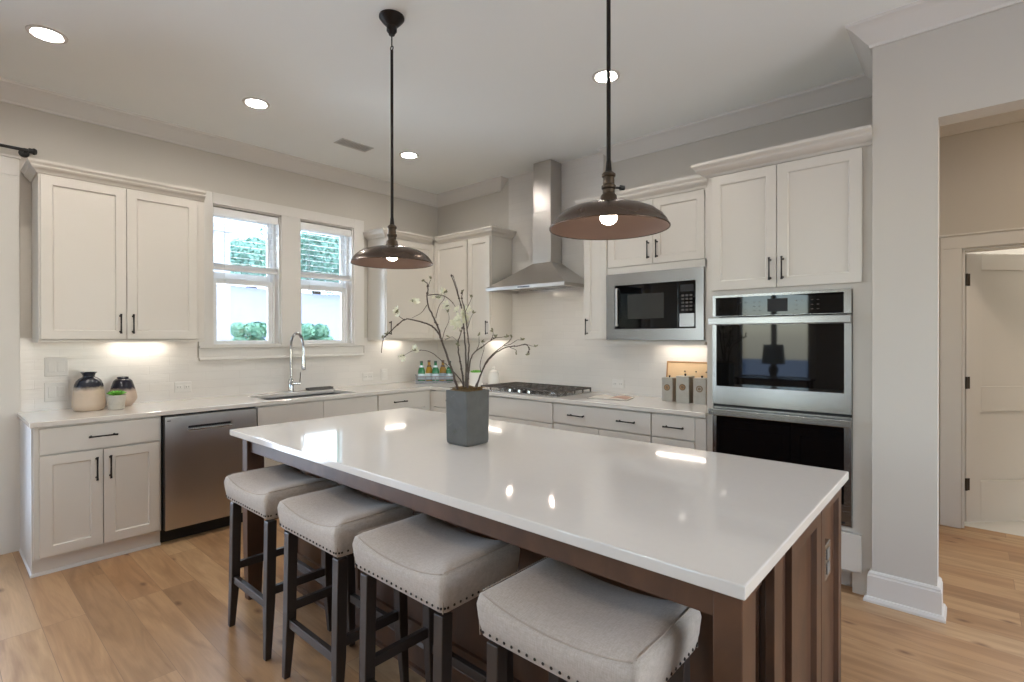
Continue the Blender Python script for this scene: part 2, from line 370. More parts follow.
def root_of(o):
    while o.parent: o = o.parent
    return o
def obj(name, bm, m, parent=None, bev=0., seg=2, smooth=False, loc=None, mats=None):
    bmesh.ops.recalc_face_normals(bm, faces=bm.faces)
    if parent: origin = Vector(root_of(parent)['at'])
    else:
        if loc is None:
            xs = [v.co for v in bm.verts]
            loc = ((min(v.x for v in xs)+max(v.x for v in xs))/2, (min(v.y for v in xs)+max(v.y for v in xs))/2, min(v.z for v in xs))
        origin = Vector(loc)
    for v in bm.verts: v.co -= origin
    me = bpy.data.meshes.new(name); bm.to_mesh(me); bm.free()
    for x in (mats or [m]): me.materials.append(MT[x] if isinstance(x, str) else x)
    o = bpy.data.objects.new(name, me); COL.objects.link(o)
    if parent: o.parent = parent
    else: o.location = origin; o['at'] = tuple(origin)
    if smooth:
        for p in me.polygons: p.use_smooth = True
        if smooth != 'all':
            me.set_sharp_from_angle(angle=math.radians(35))
    if bev:
        md = o.modifiers.new('bevel', 'BEVEL'); md.width = bev; md.segments = seg; md.limit_method = 'ANGLE'; md.angle_limit = math.radians(50)
        md.harden_normals = False
    return o
def thing(name, label, cat, loc, group=None):
    o = bpy.data.objects.new(name, None); COL.objects.link(o); o.location = loc; o['at'] = tuple(loc)
    o.empty_display_size = .1; o['label'] = label; o['category'] = cat
    if group: o['group'] = group
    return o
def tag(o, label, cat, group=None):
    o['label'] = label; o['category'] = cat
    if group: o['group'] = group
    return o
def struct(name, bm, m, bev=0., smooth=False, mats=None, parent=None, loc=(0, 0, 0)):
    o = obj(name, bm, m, parent, bev=bev, smooth=smooth, loc=loc, mats=mats)
    if not parent: o['kind'] = 'structure'
    return o
def part(name, m, parent, F=None, bev=0., smooth=False, **k):
    bm = bm_new(); F(bm); return obj(name, bm, m, parent, bev=bev, smooth=smooth, **k)
def dup(root, loc, label=None, group=None):
    r = root.copy(); COL.objects.link(r); r.location = loc; r['at'] = tuple(loc)
    if label: r['label'] = label
    if group: r['group'] = group
    for ch in list(root.children):
        c = ch.copy(); COL.objects.link(c); c.parent = r
        for g in ch.children:
            d = g.copy(); COL.objects.link(d); d.parent = c
    return r

# ================================================================== SETTING
CZ = 3.05                      # ceiling height
def wall_x(bm, x0, x1, ya, yb, holes):
    """wall across x0..x1 from ya to yb with rectangular holes (y0, y1, z0, z1)"""
    ys = sorted({ya, yb, *[h[0] for h in holes], *[h[1] for h in holes]})
    for a, b in zip(ys, ys[1:]):
        hs = sorted([h for h in holes if h[0] <= a+1e-6 and h[1] >= b-1e-6], key=lambda h: h[2]); z = 0
        for h in hs:
            if h[2] > z: bx(bm, x0, x1, a, b, z, h[2])
            z = h[3]
        if z < CZ: bx(bm, x0, x1, a, b, z, CZ)
def wall_y(bm, y0, y1, xa, xb, holes):
    t = bm_new(); wall_x(t, y0, y1, xa, xb, holes)
    bmesh.ops.transform(t, matrix=Matrix(((0, 1, 0, 0), (1, 0, 0, 0), (0, 0, 1, 0), (0, 0, 0, 1))), verts=t.verts)
    me = bpy.data.meshes.new('tmp'); t.to_mesh(me); t.free(); bm.from_mesh(me); bpy.data.meshes.remove(me)

W1, W2 = (-2.430, -1.862), (-1.683, -1.122); WZ = (1.335, 2.512)
PD = (-6.10, -3.702, 0.0, 2.46)                      # patio door opening
b = bm_new(); wall_x(b, -.2, 0, -8.5, .2, [(W1[0], W1[1], *WZ), (W2[0], W2[1], *WZ), PD]); struct('wall_west', b, 'wall')
b = bm_new(); wall_y(b, 0, .2, 0, 4.32, []); struct('wall_north', b, 'wall')
b = bm_new(); bx(b, 4.32, 4.59, -.665, -.52, 0, CZ); struct('pillar', b, 'wall')
b = bm_new(); bx(b, 4.32, 4.44, -.52, 1.03, 0, CZ); struct('wall_hall_side', b, 'wall')
HZ = 2.492
b = bm_new(); bx(b, 4.59, 6.9, -.665, -.52, HZ, CZ); bx(b, 6.9, 7.6, -.665, -.52, 0, CZ); struct('wall_hall_opening', b, 'wall')
DX0, DX1, DZ = 4.668, 5.50, 2.046                   # hall door opening
b = bm_new(); wall_y(b, 1.03, 1.16, 4.32, 7.6, [(DX0, DX1, 0, DZ)]); struct('wall_hall', b, 'wall')
b = bm_new(); wall_x(b, 7.6, 7.8, -8.5, 4.2, [(-3.3, -.9, .5, 2.5)]); struct('wall_east', b, 'wall')  # the hole is for the added, unseen east window
SW = [(.14, .70, .55, 2.55), (1.15, 2.45, .55, 2.55), (5.35, 7.25, .55, 2.55)]
b = bm_new(); wall_y(b, -8.5, -8.3, 0, 7.6, SW); struct('wall_south', b, 'wall')
def slab_cells(m, cells, z0, z1):
    V = {}
    def v(x, y, z):
        k = (round(x, 4), round(y, 4), round(z, 4))
        if k not in V: V[k] = m.verts.new((x, y, z))
        return V[k]
    E = {}
    for x0, x1, y0, y1 in cells:
        for z, fl in ((z0, 1), (z1, 0)):
            q = [v(x0, y0, z), v(x1, y0, z), v(x1, y1, z), v(x0, y1, z)]
            m.faces.new(q[::-1] if fl else q)
        for a, c in (((x0, y0), (x1, y0)), ((x1, y0), (x1, y1)), ((x1, y1), (x0, y1)), ((x0, y1), (x0, y0))):
            k = tuple(sorted((a, c))); E[k] = E.get(k, 0)+1
    for (a, c), n in E.items():
        if n == 1: m.faces.new([v(*a, z0), v(*c, z0), v(*c, z1), v(*a, z1)])
CANS = [(.957, -3.558), (.951, -2.460), (.912, -1.109), (2.988, -1.154), (1.55, -4.05), (3.1, -4.05), (1.6, -6.2), (4.6, -6.2)]
CH_ = .064                     # half side of the cut-outs the recessed lights sit in
b = bm_new()
xs = sorted({-.2, 7.8, *[round(x+s*CH_, 4) for x, y in CANS for s in (-1, 1)]}); ys = sorted({-8.5, 4.2, *[round(y+s*CH_, 4) for x, y in CANS for s in (-1, 1)]})
slab_cells(b, [(p, q, r, s) for p, q in zip(xs, xs[1:]) for r, s in zip(ys, ys[1:]) if not any(abs((p+q)/2-x) < CH_ and abs((r+s)/2-y) < CH_ for x, y in CANS)], CZ, CZ+.15)
struct('ceiling', b, 'ceil')
b = bm_new(); bx(b, -.2, 7.8, -8.5, 1.10, -.1, 0); struct('floor', b, 'floor')
b = bm_new(); bx(b, 3.9, 7.8, 1.101, 4.2, -.1, .001); struct('floor_beyond_door', b, 'tile_floor')
b = bm_new(); bx(b, 3.9, 7.6, 4.0, 4.2, 0, CZ); bx(b, 3.9, 4.1, 1.16, 4.0, 0, CZ); struct('wall_beyond_door', b, 'wall')
# tile on the walls above the worktop, to the ceiling behind the hood
b = bm_new()
bx(b, 0, .012, -3.60, -2.545, .8, 1.40); bx(b, 0, .012, -2.545, -1.0, .8, 1.24); bx(b, 0, .012, -1.0, 0, .8, 1.40)
bx(b, .012, 1.135, -.012, 0, .8, 1.40); bx(b, 1.135, 2.268, -.012, 0, .8, CZ); bx(b, 2.268, 3.43, -.012, 0, .8, 1.40)
struct('wall_tile', b, 'tile')
# room crown moulding
CR = [(0, 2.935), (.012, 2.935), (.016, 2.948), (.026, 2.958), (.050, 2.985), (.080, 3.018), (.092, 3.028), (.104, 3.036), (.108, CZ), (0, CZ)]
b = bm_new(); sweep(b, [(0, -8.3), (0, 0), (1.012, 0), (1.012, .004)], CR); struct('trim_1', b, 'trim')
b = bm_new(); sweep(b, [(2.372, .004), (2.372, 0), (4.32, 0), (4.32, -.665), (7.6, -.665)], CR); struct('trim_2', b, 'trim')
CH = [(0, 2.895), (.014, 2.895), (.02, 2.91), (.03, 2.92), (.10, 3.015), (.115, 3.03), (.12, CZ), (0, CZ)]
b = bm_new(); sweep(b, [(4.44, -.52), (4.44, 1.03), (7.6, 1.03)], CH); struct('trim_3', b, 'trim')
# baseboards
BB = [(0, 0), (.034, 0), (.034, .012), (.026, .026), (.018, .028), (.018, .135), (.014, .142), (.014, .150), (.008, .158), (0, .160)]
b = bm_new(); sweep(b, [(4.32, -.632), (4.32, -.665), (4.59, -.665), (4.59, -.521)], BB); struct('baseboard_pillar', b, 'trim')
b = bm_new(); sweep(b, [(4.44, -.519), (4.44, 1.005)], BB); struct('baseboard_hall', b, 'trim')
b = bm_new(); sweep(b, [(0, -3.588), (0, -3.58)], BB); struct('baseboard_west', b, 'trim')
b = bm_new(); sweep(b, [(6.9, -.665), (7.6, -.665), (7.6, -8.3), (0, -8.3)], BB); struct('baseboard_south', b, 'trim')

# ---------------- sink windows: one surround of flat casing, two double-hung units
b = bm_new()
cy0, cy1, ct = -2.535, -1.006, 2.604
bx(b, 0, .022, cy0, W1[0], WZ[0]-.02, ct); bx(b, 0, .022, W1[1], W2[0], WZ[0]-.02, WZ[1]); bx(b, 0, .022, W2[1], cy1, WZ[0]-.02, ct)
bx(b, 0, .022, W1[0], W2[1], WZ[1], ct)
for (y0, y1) in (W1, W2):            # jamb liners
    bx(b, -.2, .001, y0, y0+.012, *WZ); bx(b, -.2, .001, y1-.012, y1, *WZ); bx(b, -.2, .001, y0, y1, WZ[1]-.012, WZ[1]); bx(b, -.2, .006, y0, y1, WZ[0], WZ[0]+.012)
struct('trim_4', b, 'trim', bev=.0025)
b = bm_new()
sweep(b, [(.012, cy0), (.012, cy1-.014)], [(0, 1.214), (.024, 1.214), (.028, 1.222), (.024, 1.236), (.016, 1.24), (.016, 1.312), (.03, 1.318), (.032, 1.334), (0, 1.334)])
struct('trim_5', b, 'trim')
def window(idx, y0, y1):
    y0 += .012; y1 -= .012; z0, z1 = WZ[0]+.012, WZ[1]-.012; zm = 1.885
    b = bm_new()                       # unit frame
    bx(b, -.19, -.085, y0, y0+.02, z0, z1); bx(b, -.19, -.085, y1-.02, y1, z0, z1); bx(b, -.19, -.085, y0+.02, y1-.02, z0, z0+.006); bx(b, -.19, -.085, y0+.02, y1-.02, z1-.03, z1)
    o = struct(f'window_{idx}', b, 'vinyl', bev=.002)
    def sash(nm, xa, xb, za, zb, st, bot, top):
        s = bm_new(); a, c = y0+.02, y1-.02
        bx(s, xa, xb, a, a+st, za, zb); bx(s, xa, xb, c-st, c, za, zb); bx(s, xa, xb, a+st, c-st, za, za+bot); bx(s, xa, xb, a+st, c-st, zb-top, zb)
        f = obj(nm, s, 'vinyl', None, bev=.002, loc=(0, 0, 0)); f.parent = o
        g = bm_new(); bx(g, (xa+xb)/2-.003, (xa+xb)/2+.003, a+st, c-st, za+bot, zb-top); gg = obj('pane', g, 'glass', None, loc=(0, 0, 0)); gg.parent = f
        return f
    sash('upper_sash', -.165, -.135, zm-.02, z1-.03, .026, .100, .035)
    low = sash('lower_sash', -.128, -.098, z0+.006, zm+.025, .036, .024, .045)
    l = bm_new(); yc = (y0+y1)/2; bx(l, -.098, -.085, yc-.03, yc+.03, zm+.018, zm+.032); k = obj('sash_lock', l, 'vinyl', None, bev=.003, loc=(0, 0, 0)); k.parent = o
    return o
window(1, *W1); window(2, *W2)

# ---------------- blinds
def blind(y0, y1, label):
    ya, yb = y0+.016, y1-.016; zt = WZ[1]-.014
    t = thing('window_blind', label, 'blind', (-.04, (ya+yb)/2, 1.95), 'blinds in the sink windows')
    part('headrail', 'plastic', t, lambda m: (bx(m, -.072, -.018, ya, yb, zt-.048, zt-.004), bx(m, -.016, -.008, ya-.002, yb+.002, zt-.072, zt-.006)), bev=.002)
    def slats(m):
        z = zt-.10
        while z > 2.035:
            n = 4
            up = [m.verts.new((-.062+.038*i/n, y, z+.0015*math.sin(PI*i/n)-.004*(i/n))) for y in (ya, yb) for i in range(n+1)]
            dn = [m.verts.new((v.co.x, v.co.y, v.co.z-.0026)) for v in up]
            for i in range(n):
                m.faces.new((up[i], up[i+1], up[n+2+i], up[n+1+i])); m.faces.new((dn[i], dn[n+1+i], dn[n+2+i], dn[i+1]))
            for q in ((0, n+1), (n, 2*n+1)): m.faces.new((up[q[0]], up[q[1]], dn[q[1]], dn[q[0]]))
            z -= .0505
    part('slats', 'plastic', t, slats)
    def stack(m):
        for i in range(5): bx(m, -.068, -.018, ya, yb, 1.998+i*.0065, 1.998+i*.0065+.003)
    part('gathered_slats', 'plastic', t, stack)
    part('bottom_rail', 'plastic', t, lambda m: bx(m, -.069, -.017, ya, yb, 1.976, 1.996), bev=.003)
    for f in (.16, .84):
        y = ya+(yb-ya)*f
        part('ladder_cord', 'cord', t, lambda m: (cyl(m, (-.068, y, zt-.06), (-.068, y, 1.99), .0012, n=6), cyl(m, (-.019, y, zt-.06), (-.019, y, 1.99), .0012, n=6)))
    y = ya+.085
    part('lift_cord', 'cord', t, lambda m: (cyl(m, (-.010, y, zt-.07), (-.010, y, 1.90), .0014, n=6), lathe(m, [(0, 1.865), (.005, 1.87), (.006, 1.885), (.003, 1.9), (0, 1.901)], (-.010, y, 0), 10)))
    part('tilt_wand', 'plastic', t, lambda m: cyl(m, (-.004, yb-.05, zt-.07), (-.004, yb-.05, 2.02), .003, n=8))
blind(*W1, 'white slatted blind half drawn in the sink window beside the two-door wall cabinet')
blind(*W2, 'white slatted blind half drawn in the sink window nearer the room corner')

# ---------------- patio door casing and leaf, south windows, hall door
b = bm_new()
bx(b, 0, .024, PD[1]-.004, PD[1]+.112, 0, PD[3]+.004); bx(b, 0, .024, PD[0]-.112, PD[0]+.004, 0, PD[3]+.004)
bx(b, 0, .024, PD[0]-.112, PD[1]+.112, PD[3]+.004, PD[3]+.118); bx(b, 0, .034, PD[0]-.12, PD[1]+.12, PD[3]+.118, PD[3]+.134)
bx(b, -.2, .0, PD[1]-.012, PD[1], 0, PD[3]); bx(b, -.2, .0, PD[0], PD[0]+.012, 0, PD[3])
struct('trim_6', b, 'trim', bev=.003)
def glazed(name, horiz, a0, a1, z0, z1, c, n, rail):
    """glazed unit across a0..a1 at plane c, split in n leaves"""
    b, g = bm_new(), bm_new(); w = (a1-a0)/n
    def q(m, p0, p1, t, za, zb): (bx(m, c-t, c+t, p0, p1, za, zb) if horiz == 'y' else bx(m, p0, p1, c-t, c+t, za, zb))
    for i in range(n):
        s, e = a0+i*w, a0+(i+1)*w
        q(b, s, s+rail, .022, z0, z1); q(b, e-rail, e, .022, z0, z1); q(b, s+rail, e-rail, .022, z0, z0+rail*1.6); q(b, s+rail, e-rail, .022, z1-rail, z1)
        q(g, s+rail, e-rail, .003, z0+rail*1.6, z1-rail)
    o = struct(name, b, 'vinyl', bev=.003); gg = obj('pane', g, 'glass', None, loc=(0, 0, 0)); gg.parent = o
glazed('door_1', 'y', PD[0]+.012, PD[1]-.012, .01, PD[3]-.005, -.12, 2, .09)
for i, h in enumerate(SW): glazed(f'window_{i+3}', 'x', h[0], h[1], h[2], h[3], -8.42, 2 if h[1]-h[0] > 1 else 1, .05)
glazed('window_6', 'y', -3.3, -.9, .5, 2.5, 7.70, 3, .05)  # unseen glazing made up to go with the east fill lamp
b = bm_new()
for h in SW:
    bx(b, h[0]-.1, h[0], -8.3, -8.278, h[2]-.1, h[3]+.1); bx(b, h[1], h[1]+.1, -8.3, -8.278, h[2]-.1, h[3]+.1); bx(b, h[0], h[1], -8.3, -8.278, h[3], h[3]+.1); bx(b, h[0]-.02, h[1]+.02, -8.3, -8.26, h[2]-.03, h[2]); bx(b, h[0], h[1], -8.3, -8.278, h[2]-.1, h[2]-.03)
struct('trim_7', b, 'trim', bev=.002)
# hall door: casing, jamb, open leaf
b = bm_new()
bx(b, DX0-.125, DX0-.004, 1.008, 1.03, 0, DZ+.004); bx(b, DX1+.004, DX1+.125, 1.008, 1.03, 0, DZ+.004); bx(b, DX0-.125, DX1+.125, 1.008, 1.03, DZ+.004, DZ+.098); bx(b, DX0-.133, DX1+.133, 1.0, 1.03, DZ+.098, DZ+.112)
bx(b, DX0-.004, DX0+.014, 1.03, 1.162, 0, DZ); bx(b, DX1-.014, DX1+.004, 1.03, 1.162, 0, DZ); bx(b, DX0, DX1, 1.03, 1.162, DZ-.014, DZ+.004)
struct('trim_8', b, 'trim', bev=.003)
hp = Vector((4.690, 1.150, 0)); ang = math.radians(46)
dr = thing('door_leaf', 'white two-panel interior door standing half open beyond the hall', 'door', hp)
dr['kind'] = 'thing'
ca, sa = math.cos(ang), math.sin(ang)
def DF(s, o, z): return (hp.x+s*ca+o*sa, hp.y+s*sa-o*ca, z)    # o > 0 towards the hall
def leaf(m):
    L, t = .80, .034
    fbox(m, DF, 0, L, -t, -.021, .015, 2.025)
    cells = [(.12, L-.12, .32, .845), (.12, L-.12, 1.03, 1.905)]
    def rect(a, b_, c, d): fbox(m, DF, a, b_, -.022, 0, c, d)
    rect(0, .12, .015, 2.025); rect(L-.12, L, .015, 2.025); rect(.12, L-.12, .015, .32); rect(.12, L-.12, .845, 1.03); rect(.12, L-.12, 1.905, 2.025)
part('door_panel', 'trim', dr, leaf, bev=.002)
for z in (.30, 1.06, 1.83):
    part('hinge', 'hinge', dr, lambda m: (cyl(m, DF(-.006, .008, z-.045), DF(-.006, .008, z+.045), .0075, n=12), fbox(m, DF, .0, .028, -.001, .002, z-.045, z+.045)))
part('door_knob', 'hinge', dr, lambda m: (cyl(m, DF(.74, 0, .98), DF(.74, .05, .98), .011), lathe(m, [(0, .0), (.02, .004), (.028, .02), (.02, .036), (0, .04)], DF(.74, .045, .98), 20, rot=Vector((sa, -ca, 0)).to_track_quat('Z', 'Y').to_matrix())), smooth=True)
area('hall_fill_light', (5.9, .35, 3.0), (.4, .4), 16, WARM, (0, 0, -1))  # added warm lamp without a fixture, brightens the hall wall
a = area('room_beyond_ceiling_light', (5.6, 2.6, 3.0), (.9, .9), 66, (1, .97, .92), (0, 0, -1))

# ---------------- outside the sink windows
b = bm_new()
rows = []
for i in range(15):
    x = -.35-i*1.3; h = -.35 if i < 4 else -.35+(min(i, 7)-3)*.78
    rows.append([b.verts.new((x, -14+j*2.2, h+.12*math.sin(j*1.3+i))) for j in range(16)])
for A, B in zip(rows, rows[1:]):
    for j in range(15): b.faces.new((A[j], A[j+1], B[j+1], B[j]))
g = struct('ground_outside', b, 'ground', smooth='all')
b = bm_new(); bx(b, -14, 22, -40, -8.55, -.5, -.3); bx(b, 7.85, 22, -8.55, 6, -.5, -.3); struct('ground_unseen', b, mat('reflected_ground_grey', (150, 156, 162), .95, var=.1, scale=2))  # unseen ground added, toned grey-blue for its reflection in the oven glass
cl = bm_new(); bx(cl, -2.1, -1.9, -1.83, -1.60, -.3, 2.75); bx(cl, -2.13, -1.87, -1.86, -1.57, -.3, -.1); bx(cl, -2.13, -1.87, -1.86, -1.57, 2.65, 2.75)
struct('pillar_porch', cl, 'trim', bev=.004)
def leafball(m, centres, n, size, seed, squash=1.0):
    R = random.Random(seed); tot = sum(c[3]**2 for c in centres)
    for cx_, cy_, cz_, r in centres:
        for _ in range(int(n*r*r/tot)):
            v = Vector((R.gauss(0, 1), R.gauss(0, 1), R.gauss(0, 1))).normalized(); k = r*(.72+.3*R.random())
            p = Vector((cx_, cy_, cz_))+Vector((v.x*k, v.y*k, v.z*k*squash)); t = Vector((R.gauss(0, 1), R.gauss(0, 1), R.gauss(0, 1))).normalized()
            a_ = v.cross(t).normalized()*size*R.uniform(.6, 1.2); c_ = (v+t*.6).normalized().cross(a_).normalized()*size*R.uniform(.4, .7)
            m.faces.new([m.verts.new(p+q) for q in (-a_, c_*.6, a_, -c_*.6)])
def bush(y0, y1, x, ztop, label, seed):
    yc = (y0+y1)/2; r = (y1-y0)/2
    t = thing('hedge_bush', label, 'bush', (x, yc, -.35), 'clipped bushes outside the sink windows')
    R = random.Random(seed); cs = []
    for j in range(1, 9):
        for k in range(4): cs.append((x+R.uniform(-.3, .3)*r*2, yc+(k-1.5)/1.5*r*.55+R.uniform(-.04, .04), ztop-.12-.2*j, r*.6))
    for k in range(6): cs.append((x+R.uniform(-.2, .2), yc+(k-2.5)/2.5*r*.6, ztop-r*.5, r*.5))
    ob = part('foliage', 'bushleaf', t, lambda m: leafball(m, cs, 15000, .045, seed))
    part('stem', 'trunk', t, lambda m: [cyl(m, (x+.05*q, yc+.06*q, -.4), (x+.2*q, yc+.25*q, ztop-.4), .03, .012, 8) for q in (-1, 0, 1)])
bush(-1.16, -.72, -3.0, 1.62, 'clipped green bush outside the window beside the two-door wall cabinet', 3)
bush(-.30, .22, -3.0, 1.62, 'clipped green bush outside the window nearer the corner', 4)
def tree(x, y, zt, r, label, seed):
    t = thing('leafy_tree', label, 'tree', (x, y, 1.5), 'trees up the bank')
    R = random.Random(seed); cs = []
    for k in range(26):
        a_ = R.uniform(0, 2*PI); rr = r*math.sqrt(R.random())*.75
        cs.append((x+rr*math.cos(a_)*.8, y+rr*math.sin(a_), zt-r*.3-R.random()*r*.85, r*R.uniform(.28, .42)))
    part('crown', 'treeleaf', t, lambda m: leafball(m, cs, 15000, .075, seed))
    part('trunk', 'trunk', t, lambda m: (tube(m, [(x, y, 2.4), (x+.1, y, zt-r*1.6), (x, y+.1, zt-r*.5)], [.2, .15, .05], 10), [cyl(m, (x+.08, y, zt-r*1.5), (x+r*.4*math.cos(q), y+r*.5*math.sin(q), zt-r*.7), .07, .02, 8) for q in (0, 2, 4)]))
tree(-10.5, 3.95, 5.35, 1.75, 'green tree up the bank seen through the upper sash nearer the corner', 11)
tree(-13.5, 7.2, 6.2, 2.0, 'tall green tree behind the smaller one up the bank', 12)
tree(-9.8, 1.75, 4.05, .85, 'small green tree up the bank beside the larger tree', 13)

# ================================================================== CABINETS
def pull(name, parent, F, s, o, z, length, vert, m='dark'):
    """bar pull standing off the face at o"""
    b = bm_new(); h = length/2; so = .028
    ends = [(s, z-h), (s, z+h)] if vert else [(s-h, z), (s+h, z)]
    P = [F(a, o+so, c) for a, c in ends]; mid = [(ends[0][0]*(1-t)+ends[1][0]*t, ends[0][1]*(1-t)+ends[1][1]*t) for t in (0, .12, .5, .88, 1)]
    tube(b, [F(a, o+so, c) for a, c in mid], [.0068, .0052, .0044, .0052, .0068], 10)
    for t in (.1, .9):
        a = ends[0][0]*(1-t)+ends[1][0]*t; c = ends[0][1]*(1-t)+ends[1][1]*t
        tube(b, [F(a, o-.001, c), F(a, o+.004, c), F(a, o+so, c)], [.0075, .0045, .0045], 10)
    return obj(name, b, m, parent, smooth=True)
def door_part(t, F, s0, s1, z0, z1, o0, hx=None, hz=None, hl=.135):
    d = part('door', 'cab', t, lambda m: shaker(m, F, s0, s1, z0, z1, o0+.002, o0+.021), bev=.0018)
    if hx is not None: pull('handle', d, F, hx, o0+.021, hz, hl, True)
    return d
def drawer_part(t, F, s0, s1, z0, z1, o0, hs=(), name='drawer', hl=.145):
    d = part(name, 'cab', t, lambda m: fbox(m, F, s0, s1, o0+.002, o0+.021, z0, z1), bev=.0018)
    for h in hs: pull('handle', d, F, h, o0+.021, (z0+z1)/2, hl, False)
    return d
BD = .62          # base box depth
DB, DT = .112, .706   # door bottom / top
RB, RT = .716, .868   # drawer bottom / top
def base(label, F, s0, s1, cat='cabinet', end=None, kick=True, box=None):
    t = thing('base_cabinet', label, cat, F((s0+s1)/2, BD/2, 0), 'white base cabinets')
    if box: part('carcass', 'cab', t, box, bev=.0015)
    else: part('carcass', 'cab', t, lambda m: fbox(m, F, s0, s1, .014, BD, .10, .878), bev=.0015)
    if kick: part('toe_kick', 'cab', t, lambda m: fbox(m, F, s0+.001, s1-.001, .45, .555, 0, .0995))
    return t
g = .0015
# window wall run
s0, s1 = -3.588, -2.952
t = base('white base cabinet with one drawer over two doors, next to the dishwasher', WF, s0, s1, kick=False)
part('toe_kick', 'cab', t, lambda m: fbox(m, WF, s0+.001, s1-.001, .3, .595, 0, .0995))
part('shoe_moulding', 'trim', t, lambda m: sweep(m, [(.597, s1), (.597, s0), (.02, s0)], [(0, 0), (.012, 0), (.010, .012), (.004, .018), (0, .018)], side=-1))
part('end_panel', 'cab', t, lambda m: fbox(m, WF, s0-.006, s0-.0005, .014, .60, 0.019, .878), bev=.001)
drawer_part(t, WF, -3.563, -2.966, RB, RT, BD, [-3.268])
door_part(t, WF, -3.563, -3.268, DB, DT, BD, -3.299, .592, .145); door_part(t, WF, -3.264, -2.966, DB, DT, BD, -3.231, .592, .145)
s0, s1 = -2.332, -1.258
t = base('white sink base cabinet with two plain false drawer fronts, beside the dishwasher', WF, s0, s1,
         box=lambda m: (fbox(m, WF, -2.332, -2.314, .014, BD, .10, .878), fbox(m, WF, -1.276, -1.258, .014, BD, .10, .878), fbox(m, WF, -2.314, -1.276, .014, BD, .10, .118), fbox(m, WF, -2.314, -1.276, BD-.018, BD, .118, .878), fbox(m, WF, -2.314, -1.276, .014, .028, .118, .64)))
for a, c in ((-2.328, -1.792), (-1.789, -1.262)): drawer_part(t, WF, a, c, RB, RT, BD, name='false_front')
door_part(t, WF, -2.328, -1.792, DB, DT, BD, -1.825, .592); door_part(t, WF, -1.789, -1.262, DB, DT, BD, -1.756, .592)
s0, s1 = -1.256, -.645
t = base('white drawer base cabinet with a single dark pull, between the sink and the room corner', WF, s0, s1)
drawer_part(t, WF, -1.252, -.712, RB, RT, BD, [-1.02])
drawer_part(t, WF, -1.252, -.712, .416, DT, BD, [-1.02]); drawer_part(t, WF, -1.252, -.712, DB, .410, BD, [-1.02])
part('filler', 'cab', t, lambda m: fbox(m, WF, -.708, -.646, BD+.0005, BD+.012, .112, .868))
# corner + range wall run
t = thing('corner_cabinet', 'white blind corner base cabinet under the bend of the worktop', 'cabinet', (.33, -.33, 0), 'white base cabinets')
part('carcass', 'cab', t, lambda m: bx(m, .014, BD, -.643, -.014, .10, .878))
part('filler', 'cab', t, lambda m: bx(m, BD+.001, .690, -BD-.012, -BD, .112, .868))
t = base('white narrow base cabinet between the room corner and the cooktop', RF, .692, 1.268)
drawer_part(t, RF, .700, 1.262, RB, RT, BD, [.98]); door_part(t, RF, .700, 1.262, DB, DT, BD, 1.22, .592)
t = base('white base cabinet with one wide plain panel and no pull, below the gas cooktop', RF, 1.270, 2.178)
drawer_part(t, RF, 1.274, 2.175, RB-.012, RT, BD, name='false_front')
drawer_part(t, RF, 1.274, 2.175, .41, RB-.018, BD, [1.53, 1.92]); drawer_part(t, RF, 1.274, 2.175, DB, .404, BD, [1.53, 1.92])
t = base('white base cabinet with one wide two-pull drawer, below the open book', RF, 2.180, 3.037)
drawer_part(t, RF, 2.184, 3.034, RB, RT, BD, [2.415, 2.85]); door_part(t, RF, 2.184, 2.607, DB, DT, BD, 2.575, .592); door_part(t, RF, 2.610, 3.034, DB, DT, BD, 2.642, .592)
t = base('white narrow one-drawer base cabinet beside the tall oven cabinet', RF, 3.039, 3.425)
drawer_part(t, RF, 3.043, 3.347, RB, RT, BD, [3.21]); door_part(t, RF, 3.043, 3.347, DB, DT, BD, 3.09, .592)
part('filler', 'cab', t, lambda m: fbox(m, RF, 3.350, 3.424, BD+.0005, BD+.012, .112, .868))

# worktop: one L with a cut-out for the sink
ZC0, ZC1 = .8795, .910
SX0, SX1, SY0, SY1 = .175, .575, -2.215, -1.435
b = bm_new()
xs = [.0125, SX0, SX1, .654]; ys = [-3.606, SY0, SY1, -.654]
cells = []
for i in range(3):
    for j in range(3):
        if (i, j) != (1, 1): cells.append((xs[i], xs[i+1], ys[j], ys[j+1]))
for i in range(3): cells.append((xs[i], xs[i+1], -.654, -.0125))
cells.append((.654, 3.424, -.654, -.0125))
slab_cells(b, cells, ZC0, ZC1)
tag(obj('worktop', b, 'quartz', bev=.004, seg=3), 'white quartz L-shaped worktop running along both walls over the base cabinets', 'worktop')
# sink + faucet + tray
t = thing('kitchen_sink', 'undermount steel sink set into the worktop below the window', 'sink', (.375, -1.825, .70))
def bowl(m):
    o = [(SX0-.008, SY0-.008), (SX1+.008, SY0-.008), (SX1+.008, SY1+.008), (SX0-.008, SY1+.008)]
    def ring(d, z): return [m.verts.new((x+(d if x < .3 else -d), y+(d if y < -1.8 else -d), z)) for x, y in o]
    R = [ring(0, .8785), ring(.012, .8785), ring(.016, .70), ring(.035, .685)]
    O = [ring(0, .8765), ring(.008, .8765), ring(.012, .69), ring(.03, .68)]
    for L in (R, O):
        for A, B in zip(L, L[1:]):
            for i in range(4): m.faces.new((A[i], A[(i+1) % 4], B[(i+1) % 4], B[i]))
        m.faces.new(L[-1])
    for i in range(4): m.faces.new((R[0][i], R[0][(i+1) % 4], O[0][(i+1) % 4], O[0][i]))
part('basin', 'darksink', t, bowl, bev=.006)
part('drain', 'chrome', t, lambda m: lathe(m, [(0, .687), (.045, .687), (.045, .6855), (0, .6855)], (.36, -1.825, 0), 24))
fx, fy = .105, -1.815
